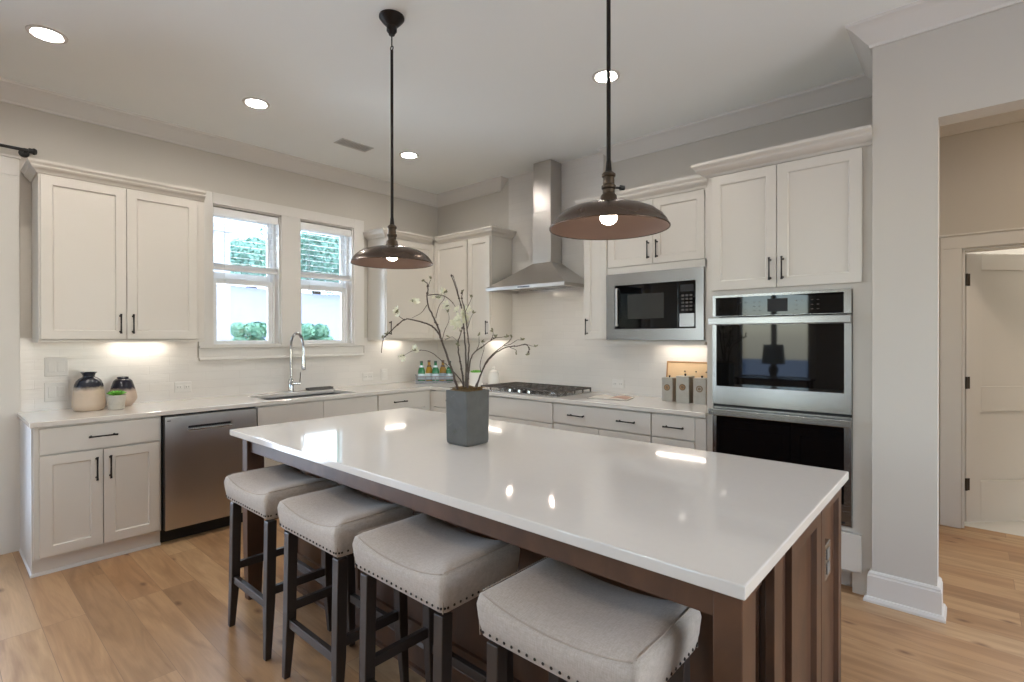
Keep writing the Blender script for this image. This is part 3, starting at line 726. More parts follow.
t = thing('kitchen_faucet', 'tall chrome gooseneck faucet with spring neck behind the sink', 'faucet', (fx, fy, ZC1))
part('base', 'chrome', t, lambda m: lathe(m, [(0, 0), (.030, 0), (.030, .006), (.024, .012), (.022, .11), (.016, .12), (0, .12)], (fx, fy, ZC1), 24), smooth=True)
part('riser', 'chrome', t, lambda m: cyl(m, (fx, fy, ZC1+.118), (fx, fy, 1.30), .011), smooth=True)
arc = [(fx, fy, 1.30)]+[(fx+.115*(1-math.cos(a)), fy, 1.325+.115*math.sin(a)) for a in [PI*i/14 for i in range(15)]]+[(fx+.233, fy, 1.27), (fx+.234, fy, 1.235)]
nk = part('neck', 'chrome', t, lambda m: tube(m, arc, .009, 12), smooth=True)
def coil(m):
    P = smooth_path(arc, 6); n = 0
    for i in range(0, len(P)-1):
        tng = (P[min(i+1, len(P)-1)]-P[i]).normalized()
        lathe(m, [(.009, -.0015), (.0125, 0), (.009, .0015)], P[i], 14, rot=tng.to_track_quat('Z', 'Y').to_matrix(), closed=True)
c_ = bm_new(); coil(c_); obj('spring_coil', c_, 'chrome', nk, smooth=True)
part('spray_head', 'chrome', t, lambda m: lathe(m, [(0, 1.118), (.017, 1.12), (.019, 1.14), (.015, 1.19), (.012, 1.245), (0, 1.246)], (fx+.234, fy, 0), 20), smooth=True)
part('lever', 'chrome', t, lambda m: (cyl(m, (fx, fy, .985), (fx+.02, fy+.075, .985), .013), tube(m, [(fx+.02, fy+.07, .985), (fx+.022, fy+.074, 1.03), (fx+.024, fy+.076, 1.085)], [.007, .0055, .005], 10)), smooth=True)
b = bm_new(); bx(b, .055, .125, -1.655, -1.41, ZC1+.001, ZC1+.006); bx(b, .055, .062, -1.655, -1.41, ZC1+.006, ZC1+.022); bx(b, .118, .125, -1.655, -1.41, ZC1+.006, ZC1+.022); bx(b, .062, .118, -1.655, -1.648, ZC1+.006, ZC1+.022); bx(b, .062, .118, -1.417, -1.41, ZC1+.006, ZC1+.022)
tag(obj('sponge_tray', b, 'tray', bev=.002), 'low dark grey tray on the worktop beside the faucet', 'tray')

# dishwasher
t = thing('dishwasher', 'brushed steel dishwasher between the two-door base cabinet and the sink base', 'dishwasher', (.32, -2.642, 0))
y0, y1 = -2.944, -2.338
part('tub', 'black', t, lambda m: (bx(m, .02, .60, y0, y1, .095, .874), bx(m, .60, .612, y0, y1, .095, .874)))
part('kick_plate', 'rubber', t, lambda m: bx(m, .50, .575, y0, y1, .001, .094))
def dwdoor2(m):
    bx(m, .613, .656, y0+.006, y1-.006, .100, .758); bx(m, .613, .656, y0+.006, y1-.006, .792, .866)
    bx(m, .613, .656, y0+.006, -2.80, .758, .792); bx(m, .613, .656, -2.515, y1-.006, .758, .792); bx(m, .613, .634, -2.80, -2.515, .758, .792)
dd = part('door', 'steelv', t, dwdoor2, bev=0)
part('pocket_handle', 'black', dd, lambda m: bx(m, .634, .6365, -2.798, -2.517, .772, .791)); part('handle_lip', 'steel', dd, lambda m: bx(m, .636, .659, -2.80, -2.515, .757, .769), bev=.003)
part('badge', 'tray', dd, lambda m: bx(m, .656, .657, -2.925, -2.905, .835, .842))

# ---------------- wall cabinets
def wall_cab(label, F, s0, s1, z0, z1, depth, loc=None):
    t = thing('wall_cabinet', label, 'cabinet', loc or F((s0+s1)/2, depth/2, z0), 'white wall cabinets')
    part('carcass', 'cab', t, lambda m: fbox(m, F, s0, s1, .013, depth, z0, z1), bev=.0015)
    return t
def crown(t, path, z0, z1, out=.060, side=1):
    h = z1-z0
    pr = [(0, z0), (.008, z0), (.012, z0+.10*h), (.016, z0+.18*h), (out*.42, z0+.26*h), (out*.60, z0+.36*h), (out*.74, z0+.48*h), (out*.78, z0+.60*h), (out*.88, z0+.68*h), (out*.97, z0+.76*h), (out, z0+.84*h), (out, z1), (0, z1)]
    part('crown', 'cab', t, lambda m: sweep(m, path, pr, side))
UZ = 1.389
t = wall_cab('white two-door wall cabinet between the patio door and the sink windows', WF, -3.530, -2.590, UZ, 2.50, .318)
door_part(t, WF, -3.522, -3.081, UZ+.003, 2.432, .318, -3.116, 1.498, .135); door_part(t, WF, -3.078, -2.641, UZ+.003, 2.432, .318, -3.045, 1.498, .135)
crown(t, [(.0135, -3.530), (.318, -3.530), (.318, -2.590)], 2.440, 2.516, out=.050)
part('light_rail', 'cab', t, lambda m: (fbox(m, WF, -3.535, -2.590, .300, .330, UZ-.017, UZ-.001), fbox(m, WF, -3.535, -3.515, .02, .300, UZ-.017, UZ-.001)), bev=.002)
# corner pair
t = wall_cab('white one-door wall cabinet between the sink windows and the room corner', WF, -.960, -.342, UZ, 2.47, .318)
door_part(t, WF, -.953, -.352, UZ+.003, 2.402, .318, -.918, 1.498, .135)
crown(t, [(.0135, -.960), (.318, -.960), (.318, -.390)], 2.410, 2.486)
part('light_rail', 'cab', t, lambda m: (fbox(m, WF, -.965, -.345, .300, .330, UZ-.017, UZ-.001), fbox(m, WF, -.965, -.945, .02, .300, UZ-.017, UZ-.001)), bev=.002)
t = thing('wall_cabinet', 'white two-door wall cabinet between the room corner and the steel hood', 'cabinet', (.6, -.17, UZ), 'white wall cabinets')
part('carcass', 'cab', t, lambda m: (bx(m, .0135, 1.183, -.318, -.0135, UZ, 2.47)), bev=.0015)
door_part(t, RF, .352, .850, UZ+.003, 2.402, .318); door_part(t, RF, .866, 1.176, UZ+.003, 2.402, .318, 1.146, 1.498, .135)
part('filler', 'cab', t, lambda m: bx(m, .3195, .3505, -.3505, -.3195, UZ+.003, 2.402))
crown(t, [(.392, -.318), (1.183, -.318), (1.183, -.0135)], 2.410, 2.486)
part('light_rail', 'cab', t, lambda m: (fbox(m, RF, .34, 1.188, .300, .330, UZ-.017, UZ-.001), fbox(m, RF, 1.168, 1.188, .02, .300, UZ-.017, UZ-.001)), bev=.002)
# thin cabinet + microwave cabinet
t = wall_cab('white narrow one-door wall cabinet between the steel hood and the microwave', RF, 2.274, 2.502, 1.385, 2.54, .318)
door_part(t, RF, 2.279, 2.497, 1.388, 2.452, .318, 2.312, 1.490, .135)
crown(t, [(2.274, -.0135), (2.274, -.318), (2.502, -.318)], 2.464, 2.556)
z0 = 1.366
t = wall_cab('white two-door wall cabinet holding the built-in microwave', RF, 2.504, 3.425, 1.9425, 2.54, .318)
part('niche', 'cab', t, lambda m: (fbox(m, RF, 2.504, 2.514, .013, .318, 1.38, 1.9425), fbox(m, RF, 3.300, 3.425, .013, .318, 1.366, 1.9425), fbox(m, RF, 2.504, 3.300, .013, .300, 1.364, 1.380), fbox(m, RF, 2.504, 3.300, .3005, .338, 1.346, 1.380), fbox(m, RF, 2.514, 3.300, .013, .03, 1.38, 1.9425)))
part('face_rail', 'cab', t, lambda m: fbox(m, RF, 2.504, 3.425, .3185, .338, 1.906, 1.958), bev=.001)
door_part(t, RF, 2.509, 2.901, 1.962, 2.452, .318, 2.867, 2.07, .135); door_part(t, RF, 2.904, 3.297, 1.962, 2.452, .318, 2.938, 2.07, .135)
part('filler', 'cab', t, lambda m: fbox(m, RF, 3.302, 3.425, .3185, .338, 1.366, 2.46))
crown(t, [(2.502, -.318), (3.400, -.318)], 2.464, 2.556)
# microwave
t = thing('microwave', 'built-in steel-trimmed microwave beneath the short wall cabinet doors', 'microwave', (2.9, -.2, 1.381))
part('housing', 'black', t, lambda m: bx(m, 2.54, 3.27, -.315, -.05, 1.386, 1.89))
def trimkit(m):
    a, c, p, q = 2.509, 3.300, 1.382, 1.903; i0, i1, j0, j1 = 2.585, 3.243, 1.467, 1.812
    for r in ((a, c, q-(q-j1), q), (a, c, p, j0), (a, i0, j0, j1), (i1, c, j0, j1)): bx(m, r[0], r[1], -.362, -.321, r[2], r[3])
part('trim_kit', 'steel', t, trimkit, bev=.0)
df = part('door', 'blackglass', t, lambda m: bx(m, 2.587, 3.110, -.358, -.322, 1.469, 1.810), bev=.003)
part('window_screen', mat('microwave_window', (58, 58, 56), .12, var=.03), df, lambda m: bx(m, 2.70, 3.00, -.3592, -.3575, 1.545, 1.735))
part('handle', 'steelv', df, lambda m: (bx(m, 2.602, 2.618, -.378, -.366, 1.49, 1.79), bx(m, 2.602, 2.618, -.367, -.357, 1.49, 1.505), bx(m, 2.602, 2.618, -.367, -.357, 1.775, 1.79)), bev=.003)
cp = part('control_panel', 'blackglass', t, lambda m: bx(m, 3.113, 3.241, -.358, -.322, 1.469, 1.810), bev=.002)
part('display', 'black', cp, lambda m: bx(m, 3.128, 3.226, -.3590, -.3575, 1.735, 1.785))
def keys(m):
    for r in range(5):
        for c in range(3): bx(m, 3.137+c*.030, 3.157+c*.030, -.3592, -.3575, 1.595+r*.026, 1.608+r*.026)
part('keypad', 'tray', cp, keys); part('open_button', 'steel', cp, lambda m: bx(m, 3.122, 3.232, -.3605, -.3575, 1.478, 1.575), bev=.002)

# ---------------- tall oven cabinet and double wall oven
TD = .61
t = thing('tall_oven_cabinet', 'tall white cabinet housing the double wall oven beside the white pillar', 'cabinet', (3.87, -.3, 0), None)
def tall(m):
    bx(m, 3.428, 3.452, -TD, -.014, 0.0, 2.50); bx(m, 4.285, 4.318, -TD, -.014, 0, 2.50); bx(m, 3.452, 4.285, -TD, -.014, 1.70, 2.50); bx(m, 3.452, 4.285, -.03, -.014, .1, 1.70); bx(m, 3.452, 4.285, -TD, -.03, .10, .345)
part('carcass', 'cab', t, tall)
def frame(m):
    bx(m, 3.428, 3.470, -.630, -TD-.0005, .10, 1.695); bx(m, 4.228, 4.318, -.630, -TD-.0005, .0, 1.695); bx(m, 3.470, 4.228, -.630, -TD-.0005, 1.669, 1.695); bx(m, 3.470, 4.228, -.630, -TD-.0005, .328, .352)
    bx(m, 3.428, 4.318, -.630, -TD-.0005, 1.695, 2.44)
part('face_frame', 'cab', t, frame)
F2 = RF
door_part(t, RF, 3.462, 3.846, 1.700, 2.428, .630, 3.814, 1.81, .135); door_part(t, RF, 3.850, 4.272, 1.700, 2.428, .630, 3.882, 1.81, .135)
part('drawer', 'cab', t, lambda m: bx(m, 3.462, 4.272, -.651, -.632, .122, .326), bev=.002)
part('toe_kick', 'cab', t, lambda m: bx(m, 3.454, 4.283, -.56, -.50, 0, .099))
crown(t, [(3.428, -.0135), (3.428, -.630), (4.319, -.630)], 2.436, 2.520, out=.078)
t = thing('double_wall_oven', 'steel double wall oven with black glass doors, built into the tall white cabinet', 'oven', (3.85, -.33, .36))
x0, x1 = 3.472, 4.226
part('housing', 'black', t, lambda m: bx(m, 3.50, 4.20, -.628, -.06, .365, 1.66))
cpn = part('control_panel', 'steel', t, lambda m: bx(m, x0, x1, -.655, -.630, 1.532, 1.668), bev=.002)
part('control_glass', 'blackglass', cpn, lambda m: bx(m, 3.492, 4.190, -.658, -.654, 1.536, 1.652))
def digits(m):
    R = random.Random(2)
    for cx_ in (3.64, 3.67, 3.72, 3.75, 3.95, 3.98, 4.03, 4.06):
        for r in range(3):
            if R.random() < .8: bx(m, cx_, cx_+.012, -.6585, -.6575, 1.562+r*.026, 1.565+r*.026)
part('key_marks', 'tray', cpn, digits); part('clock_display', 'black', cpn, lambda m: bx(m, 3.80, 3.91, -.6588, -.6575, 1.555, 1.632))
def oven_door(za, zb, handle_z, g0, g1):
    d = part('door', 'steel', t, lambda m: (bx(m, x0, x1, -.655, -.630, za, g0), bx(m, x0, x1, -.655, -.630, g1, zb), bx(m, x0, 3.496, -.655, -.630, g0, g1), bx(m, 4.192, x1, -.655, -.630, g0, g1)))
    part('door_glass', 'blackglass', d, lambda m: bx(m, 3.4962, 4.1918, -.654, -.632, g0+.0005, g1-.0005))
    part('handle', 'steel', d, lambda m: (bx(m, x0-.006, x1+.006, -.712, -.692, handle_z, handle_z+.040), bx(m, x0+.012, x0+.045, -.692, -.654, handle_z+.004, handle_z+.034), bx(m, x1-.045, x1-.012, -.692, -.654, handle_z+.004, handle_z+.034)), bev=.003)
    return d
oven_door(.978, 1.526, 1.482, 1.092, 1.480)
oven_door(.395, .962, .912, .48, .905)
part('vent_trim', 'steel', t, lambda m: bx(m, x0, x1, -.650, -.630, .362, .392))
part('door_gap_trim', 'rubber', t, lambda m: bx(m, x0, x1, -.640, -.630, .9625, .9775))
part('vent_slot', 'rubber', t, lambda m: bx(m, x0+.03, x1-.03, -.6515, -.6495, .372, .384))

# ---------------- hood
HX = 1.727
t = thing('range_hood', 'brushed steel chimney hood on the tiled wall above the cooktop', 'range hood', (HX, -.25, 1.845), None)
def canopy(m):
    a, c, yf, yb_ = 1.238, 2.160, -.455, -.013
    def ring(x0_, x1_, y0_, y1_, z): return [m.verts.new(p) for p in ((x0_, y0_, z), (x1_, y0_, z), (x1_, y1_, z), (x0_, y1_, z))]
    R = [ring(a, c, yf, yb_, 1.842), ring(a, c, yf, yb_, 1.872), ring(1.600, 1.812, -.185, yb_, 2.10)]
    I = [ring(a+.02, c-.02, yf+.02, yb_-.002, 1.842), ring(a+.025, c-.025, yf+.025, yb_-.003, 1.862)]
    for L in (R,):
        for A, B in zip(L, L[1:]):
            for i in range(4): m.faces.new((A[i], A[(i+1) % 4], B[(i+1) % 4], B[i]))
    for i in range(4):
        m.faces.new((R[0][i], I[0][i], I[0][(i+1) % 4], R[0][(i+1) % 4])); m.faces.new((I[0][i], I[1][i], I[1][(i+1) % 4], I[0][(i+1) % 4]))
    m.faces.new(I[1]); m.faces.new(R[2])
part('canopy', 'steelv', t, canopy)
part('chimney', 'steelv', t, lambda m: bx(m, 1.600, 1.812, -.185, -.013, 2.1005, 2.58), bev=.002)
part('upper_chimney', 'steelv', t, lambda m: bx(m, 1.604, 1.808, -.181, -.013, 2.581, CZ-.002), bev=.002)
for x in (1.47, 1.97): part('hood_lamp', 'hoodlamp', t, lambda m: lathe(m, [(0, 1.8615), (.020, 1.8615), (.020, 1.857), (0, 1.857)], (x, -.38, 0), 20))
part('filter', 'steel', t, lambda m: [bx(m, 1.36+i*.19, 1.53+i*.19, -.33, -.08, 1.857, 1.8615) for i in range(4)])
part('control_strip', 'black', t, lambda m: bx(m, 1.64, 1.78, -.4565, -.4545, 1.852, 1.862))

# ---------------- cooktop
t = thing('gas_cooktop', 'steel gas cooktop with dark cast grates set in the worktop under the hood', 'cooktop', (HX, -.32, ZC1))
part('tray', 'steel', t, lambda m: bx(m, 1.284, 2.192, -.585, -.075, ZC1+.0005, ZC1+.009), bev=.003)
bs = [(1.45, -.43, .034), (1.45, -.2, .042), (1.735, -.30, .058), (2.02, -.43, .034), (2.02, -.2, .042)]
for x, y, r in bs:
    bu = part('burner', 'steel', t, lambda m: lathe(m, [(0, 0), (r, 0), (r*.95, .012), (r*.7, .014), (0, .014)], (x, y, ZC1+.009), 24), smooth=True)
    part('burner_cap', 'iron', bu, lambda m: lathe(m, [(0, .0142), (r*.75, .0142), (r*.72, .022), (0, .024)], (x, y, ZC1+.009), 24), smooth=True)
def grate(x0_, x1_, yf=-.575):
    def f(m):
        y0_, y1_ = yf, -.085; zt = ZC1+.047; w = .006
        for y in (y0_, y1_): bx(m, x0_, x1_, y-w, y+w, zt-.012, zt)
        for x in (x0_+w, x1_-w): bx(m, x-w, x+w, y0_+w, y1_-w, zt-.012, zt)
        n = 3
        for i in range(1, n+1):
            x = x0_+(x1_-x0_)*i/(n+1); bx(m, x-w*.8, x+w*.8, y0_+w, y1_-w, zt-.010, zt)
        for f_ in (.28, .5, .72):
            y = y0_+(y1_-y0_)*f_; bx(m, x0_+w*2, x1_-w*2, y-w*.8, y+w*.8, zt-.010, zt-.0005)
        for x in (x0_+w, x1_-w):
            for k in range(5):
                y = y0_+(y1_-y0_)*k/4; bx(m, x-w, x+w, y-w, y+w, ZC1+.0095, zt-.012)
    part('grate', 'iron', t, f, bev=.002)
grate(1.292, 1.588); grate(1.594, 1.882, -.50); grate(1.888, 2.184)
for i in range(5):
    kx = 1.628+i*.055
    part('knob', 'black' if i % 2 else 'chrome', t, lambda m: lathe(m, [(0, 0), (.019, 0), (.017, .022), (.006, .024), (0, .024)], (kx, -.545, ZC1+.0092), 20), smooth=True)

# ================================================================== ISLAND
IX0, IX1, IY0, IY1 = 1.735, 4.378, -2.922, -1.755
b = bm_new(); bx(b, IX0, IX1, IY0, IY1, .8795, .910)
tag(obj('island_countertop', b, 'quartz', bev=.004, seg=3), 'thick white quartz slab forming the top of the dark island', 'countertop')
ex0, ex1, ey0, ey1, pz = 1.775, 4.357, -2.872, -1.790, -2.615
t = thing('kitchen_island', 'dark-stained wooden kitchen island standing under the white quartz slab', 'island', ((ex0+ex1)/2, -2.3, 0))
part('cabinet_body', 'espresso', t, lambda m: bx(m, ex0+.03, ex1-.022, pz, ey1+.02, .10, .879), bev=.002)
part('plinth', 'espresso', t, lambda m: bx(m, ex0+.05, ex1-.06, pz+.01, ey1+.06, 0, .0995))
part('base_moulding', 'espresso', t, lambda m: sweep(m, [(ex0+.03, ey1+.02), (ex0+.03, pz), (ex1-.03, pz)], [(0, 0), (.028, 0), (.026, .014), (.014, .018), (.014, .105), (.006, .118), (0, .12)], side=1), bev=0)
def back_panel(m):
    n = 4; w = (ex1-.03-ex0-.04)/n
    for i in range(n): 
        a = ex0+.035+i*w
        shaker(m, lambda s, o, z: (s, pz-o, z), a+.003, a+w-.003, .125, .872, 0.0005, .014, .07)
part('knee_panel', 'espresso', t, back_panel)
def post(x0_, x1_):
    def f(m):
        r = .0
        def q(a, c, p, e, z): return [m.verts.new(v) for v in ((a, p, z), (c, p, z), (c, e, z), (a, e, z))]
        L = [q(x0_+.006, x1_-.006, ey0+.008, ey0+.076, 0), q(x0_, x1_, ey0, ey0+.09, .34), q(x0_, x1_, ey0, ey0+.09, .879)]
        for A, B in zip(L, L[1:]):
            for i in range(4): m.faces.new((A[i], A[(i+1) % 4], B[(i+1) % 4], B[i]))
        m.faces.new(L[0][::-1]); m.faces.new(L[-1])
    return f
part('leg', 'espresso', t, post(ex0, ex0+.062), bev=.003); part('leg', 'espresso', t, post(ex1-.062, ex1), bev=.003)
part('apron', 'espresso', t, lambda m: (bx(m, ex0+.0625, ex1-.0625, ey0+.018, ey0+.045, .792, .879), bx(m, ex1-.06, ex1-.03, ey0+.0905, pz-.016, .792, .879), bx(m, ex0+.03, ex0+.06, ey0+.0905, pz-.016, .792, .879)), bev=.002)
# panelled end towards the pillar
def end_frame(m):
    fbox(m, EF, -2.636, -2.564, -.0215, .0, 0.0, .879)
part('corner_post', 'espresso', t, end_frame, bev=.002)
part('end_panel', 'espresso', t, lambda m: shaker(m, EF, -2.473, -2.1125, .02, .876, -.0215, 0.0, .062, .016), bev=.0015)
part('end_panel', 'espresso', t, lambda m: shaker(m, EF, -2.1065, ey1+.02, .02, .876, -.0215, 0.0, .050, .016), bev=.0015)
part('end_filler', 'espresso', t, lambda m: fbox(m, EF, -2.5635, -2.4735, -.0215, -.016, .0, .879))
o = part('outlet_plate', 'steel', t, lambda m: fbox(m, EF, -2.046, -1.962, -.016, -.001, .600, .716), bev=.002)
part('outlet_socket', 'slot', o, lambda m: (fbox(m, EF, -2.024, -1.984, -.001, .002, .664, .700), fbox(m, EF, -2.024, -1.984, -.001, .002, .616, .652)), bev=.002)
# doors on the range side
for i in range(4):
    a = ex0+.05+i*.615
    d = part('door', 'espresso', t, lambda m: shaker(m, lambda s, o, z: (s, ey1+.02+o, z), a+.003, a+.608, .12, .70, .001, .02)); 
    d = part('drawer', 'espresso', t, lambda m: bx(m, a+.003, a+.608, ey1+.021, ey1+.04, .706, .872))

# ================================================================== STOOLS
SW2, SD = .231, .166            # half width / half depth of the seat
def rrect(hx, hy, r, n=7):
    P = []
    for cx_, cy_, a0 in ((hx-r, -(hy-r), -PI/2), (hx-r, hy-r, 0), (-(hx-r), hy-r, PI/2), (-(hx-r), -(hy-r), PI)):
        for i in range(n): a = a0+PI/2*i/(n-1); P.append((cx_+r*math.cos(a), cy_+r*math.sin(a)))
    return P
def dens(P, k):
    out = []
    for i, p in enumerate(P):
        q = P[(i+1) % len(P)]; L = math.dist(p, q); n = max(1, int(L/k))
        for j in range(n): out.append((p[0]+(q[0]-p[0])*j/n, p[1]+(q[1]-p[1])*j/n))
    return out
SX, SYC = 2.216, -2.866
def seat_z(x, y, w):
    q = min(1, abs(x)/SW2)
    dip = .042*(1-q**2.2)              # saddle
    return w*(-dip)
def seat_mesh(m):
    base_ = dens(rrect(SW2, SD, .020), .020)
    prof = [(0.012, .612, 0), (0.004, .620, 0), (-.004, .66, 0), (-.008, .70, .25), (-.003, .722, .65), (.014, .738, .9), (.030, .748, 1), (.060, .754, 1), (.095, .757, 1), (.130, .758, 1), (.160, .7585, 1), (SD, .759, 1)]
    rings = []
    for ins, z, w in prof:
        sx = (SW2-ins)/SW2; sy = (SD-ins)/SD
        rings.append([m.verts.new((SX+x*sx, SYC+y*sy, z+seat_z(x*sx, y*sy, w))) for x, y in base_])
    n = len(base_)
    for A, B in zip(rings, rings[1:]):
        for i in range(n): m.faces.new((A[i], A[(i+1) % n], B[(i+1) % n], B[i]))
    m.faces.new(rings[0][::-1])
    bmesh.ops.remove_doubles(m, verts=rings[-1], dist=.002)      # the innermost ring closes into a line
st = thing('bar_stool', 'linen saddle stool beside the island leg nearest the dishwasher', 'stool', (SX, SYC, 0), 'linen saddle stools along the island')
cu = part('seat_cushion', 'linen', st, seat_mesh, smooth='all')
def seams(m):
    for sx in (-1, 1):
        for sy in (-1, 1):
            x, y = SX+sx*(SW2-.006), SYC+sy*(SD-.006)
            tube(m, [(x+sx*.001, y+sy*.001, .618), (x+sx*.002, y+sy*.002, .665), (x, y, .70), (x-sx*.006, y-sy*.006, .724)], .0022, 6)
    for sy in (-1, 1):
        P = [(SX+(SW2-.012)*k/12, SYC+sy*(SD-.0065), .7315+seat_z((SW2-.012)*k/12, 0, .78)) for k in range(-12, 13)]
        tube(m, P, .0018, 6)
    for sx in (-1, 1):
        P = [(SX+sx*(SW2-.0065), SYC+(SD-.012)*k/8, .7325) for k in range(-8, 9)]
        tube(m, P, .0018, 6)
part('piping', 'piping', cu, seams, smooth='all')
def nails(m):
    P = dens(rrect(SW2-.0002, SD-.0002, .020, 4), .0235)
    for x, y in P:
        n_ = Vector((x/SW2**1, y/SD, 0)); n_ = Vector((1 if x > SW2*.93 else -1 if x < -SW2*.93 else 0, 1 if y > SD*.93 else -1 if y < -SD*.93 else 0, 0)).normalized()
        lathe(m, [(.0042, 0), (.0035, .0018), (.0018, .0028), (0, .003)], (SX+x, SYC+y, .632), 8, rot=n_.to_track_quat('Z', 'Y').to_matrix())
part('nailhead_trim', 'nail', cu, nails, smooth='all')
part('seat_frame', 'stoolwood', st, lambda m: bx(m, SX-SW2+.05, SX+SW2-.05, SYC-SD+.05, SYC+SD-.05, .595, .6115))
def stool_leg(sx, sy):
    def f(m):
        def q(x0_, x1_, y0_, y1_, z): return [m.verts.new(v) for v in ((x0_, y0_, z), (x1_, y0_, z), (x1_, y1_, z), (x0_, y1_, z))]
        ox, oy = SX+sx*(SW2-.018), SYC+sy*(SD-.015)     # outer faces lean out a little, inner ones taper at the foot
        w = .040
        def lv(k, z):
            e = .012*(1-z/.6)*sy
            xa, xb = sorted((ox, ox-sx*k)); ya, yb = sorted((oy+e, oy+e-sy*k)); return q(xa, xb, ya, yb, z)
        L = [lv(.026, 0), lv(w, .24), lv(w, .6)]
        for A, B in zip(L, L[1:]):
            for i in range(4): m.faces.new((A[i], A[(i+1) % 4], B[(i+1) % 4], B[i]))
        m.faces.new(L[0][::-1]); m.faces.new(L[-1])
    return f
for sx in (-1, 1):
    for sy in (-1, 1): part('leg', 'stoolwood', st, stool_leg(sx, sy), bev=.003)
ax, ay = SW2-.018-.040, SD-.015-.040
for sy in (-1, 1):
    yc = SYC+sy*(ay+.028); part('stretcher', 'stoolwood', st, lambda m: bx(m, SX-ax-.002, SX+ax+.002, yc-.011, yc+.011, .212, .247), bev=.002)
for sx in (-1, 1):
    xc = SX+sx*(ax+.020); part('stretcher', 'stoolwood', st, lambda m: bx(m, xc-.011, xc+.011, SYC-ay-.014, SYC+ay+.014, .272, .308), bev=.002)
dup(st, (2.796, SYC, 0), 'linen saddle stool second along the island from the dishwasher end')
dup(st, (3.366, SYC, 0), 'linen saddle stool third along the island from the dishwasher end')
dup(st, (3.968, SYC, 0), 'linen saddle stool at the oven end of the island')

# ================================================================== PENDANTS, DOWNLIGHTS, VENT
def pendant(x, y, label, kd, dz=-.003):
    t = thing('pendant_light', label, 'pendant light', (x, y, 1.79), 'dark bronze pendants over the island')
    part('ceiling_canopy', 'dark', t, lambda m: lathe(m, [(0, CZ-.001), (.064, CZ-.001), (.064, CZ-.010), (.050, CZ-.028), (.034, CZ-.045), (.026, CZ-.052), (.026, CZ-.075), (.020, CZ-.082), (.014, CZ-.095), (0, CZ-.098)], (x, y, 0), 32), smooth=True)
    def lp(m):
        tube(m, [(x, y, CZ-.095), (x, y, CZ-.150)], .0035, 8)
        lathe(m, [(.011+.003*math.cos(a), .003*math.sin(a)) for a in [2*PI*i/8 for i in range(8)]], (x, y, CZ-.162), 18, closed=True, rot=Matrix.Rotation(PI/2, 3, 'X'))
    part('hang_loop', 'dark', t, lp, smooth=True)
    part('stem', 'dark', t, lambda m: (tube(m, [(x, y, CZ-.172), (x, y, 1.99)], .0075, 12), tube(m, [(x, y, 2.02), (x, y, 1.96)], [.008, .014], 12)), smooth=True)
    H = lambda P: [(r, z+dz) for r, z in P]
    so = part('socket', 'brass', t, lambda m: lathe(m, H([(0, 1.985), (.014, 1.985), (.024, 1.976), (.024, 1.968), (.020, 1.964), (.020, 1.940), (.025, 1.935), (.025, 1.926), (.021, 1.922), (.021, 1.908), (.028, 1.900), (.030, 1.884), (.038, 1.872), (.038, 1.864), (0, 1.864)]), (x, y, 0), 28), smooth=True)
    kd = Vector(kd).normalized(); kc = Vector((x, y, 1.931+dz))
    part('switch_key', 'black', so, lambda m: (cyl(m, kc+kd*.022, kc+kd*.046, .004, n=10), cyl(m, kc+kd*.042, kc+kd*.058, .0095, .008, n=12)), smooth=True)
    outer = [(.036, 1.8695), (.070, 1.8675), (.105, 1.862), (.138, 1.852), (.163, 1.840), (.184, 1.823), (.198, 1.806), (.2065, 1.789)]
    inner = [(r-.003, z-.004) for r, z in outer[::-1]][1:]
    part('shade', 'bronze', t, lambda m: lathe(m, H(outer+[(.2085, 1.788), (.2075, 1.784), (.204, 1.785), (.2035, 1.787)]), (x, y, 0), 64), smooth='all')
    part('shade_lining', 'copper', t, lambda m: lathe(m, H([(.2038, 1.786)]+inner+[(.0, 1.8645)]), (x, y, 0), 64), smooth='all')
    part('bulb', 'bulb', t, lambda m: lathe(m, H([(0, 1.800), (.014, 1.802), (.024, 1.808), (.030, 1.819), (.030, 1.827), (.025, 1.840), (.016, 1.852), (.013, 1.8635), (0, 1.8635)]), (x, y, 0), 24), smooth='all')
pendant(2.482, -2.408, 'dark bronze dome pendant over the planter end of the island, its ceiling canopy in view', (-.7, .6, 0))
pendant(3.762, -2.412, 'dark bronze dome pendant hanging in front of the microwave cabinet', (.62, .78, 0))

def downlight(x, y, label=None):
    t = thing('recessed_light', label or 'round white recessed ceiling light', 'ceiling light', (x, y, CZ), 'recessed ceiling lights')
    part('trim_ring', 'trim', t, lambda m: lathe(m, [(.066, CZ-.0005), (.088, CZ-.0005), (.086, CZ-.006), (.070, CZ-.008), (.066, CZ-.004)], (x, y, 0), 32, closed=True), smooth=True)
    part('baffle', 'trim', t, lambda m: lathe(m, [(.0655, CZ-.004), (.061, CZ+.012), (.060, CZ+.025), (.0, CZ+.025), (0, CZ+.027), (.062, CZ+.027), (.063, CZ+.012), (.0630, CZ+.001), (.067, CZ-.002)], (x, y, 0), 32), smooth=True)
    part('lens', 'can', t, lambda m: lathe(m, [(0, CZ+.008), (.058, CZ+.008), (.058, CZ+.016), (0, CZ+.016)], (x, y, 0), 32))
downlight(.957, -3.558, 'round recessed ceiling light above the two-door wall cabinet, closest to the patio door')
downlight(.951, -2.460, 'round recessed ceiling light between the air vent and the patio door end')
downlight(.912, -1.109, 'round recessed ceiling light next to the small air vent, toward the room corner')
downlight(2.988, -1.154, 'round recessed ceiling light behind the stem of the pendant by the microwave')
for p in CANS[4:]: downlight(*p, label='round recessed ceiling light in the living space behind the view, unseen and placed for its light')  # front pair read off the seat shadows, rear pair unseen, added for light
t = thing('air_vent', 'small white slotted air vent in the ceiling above the sink windows', 'vent', (.757, -1.571, CZ))
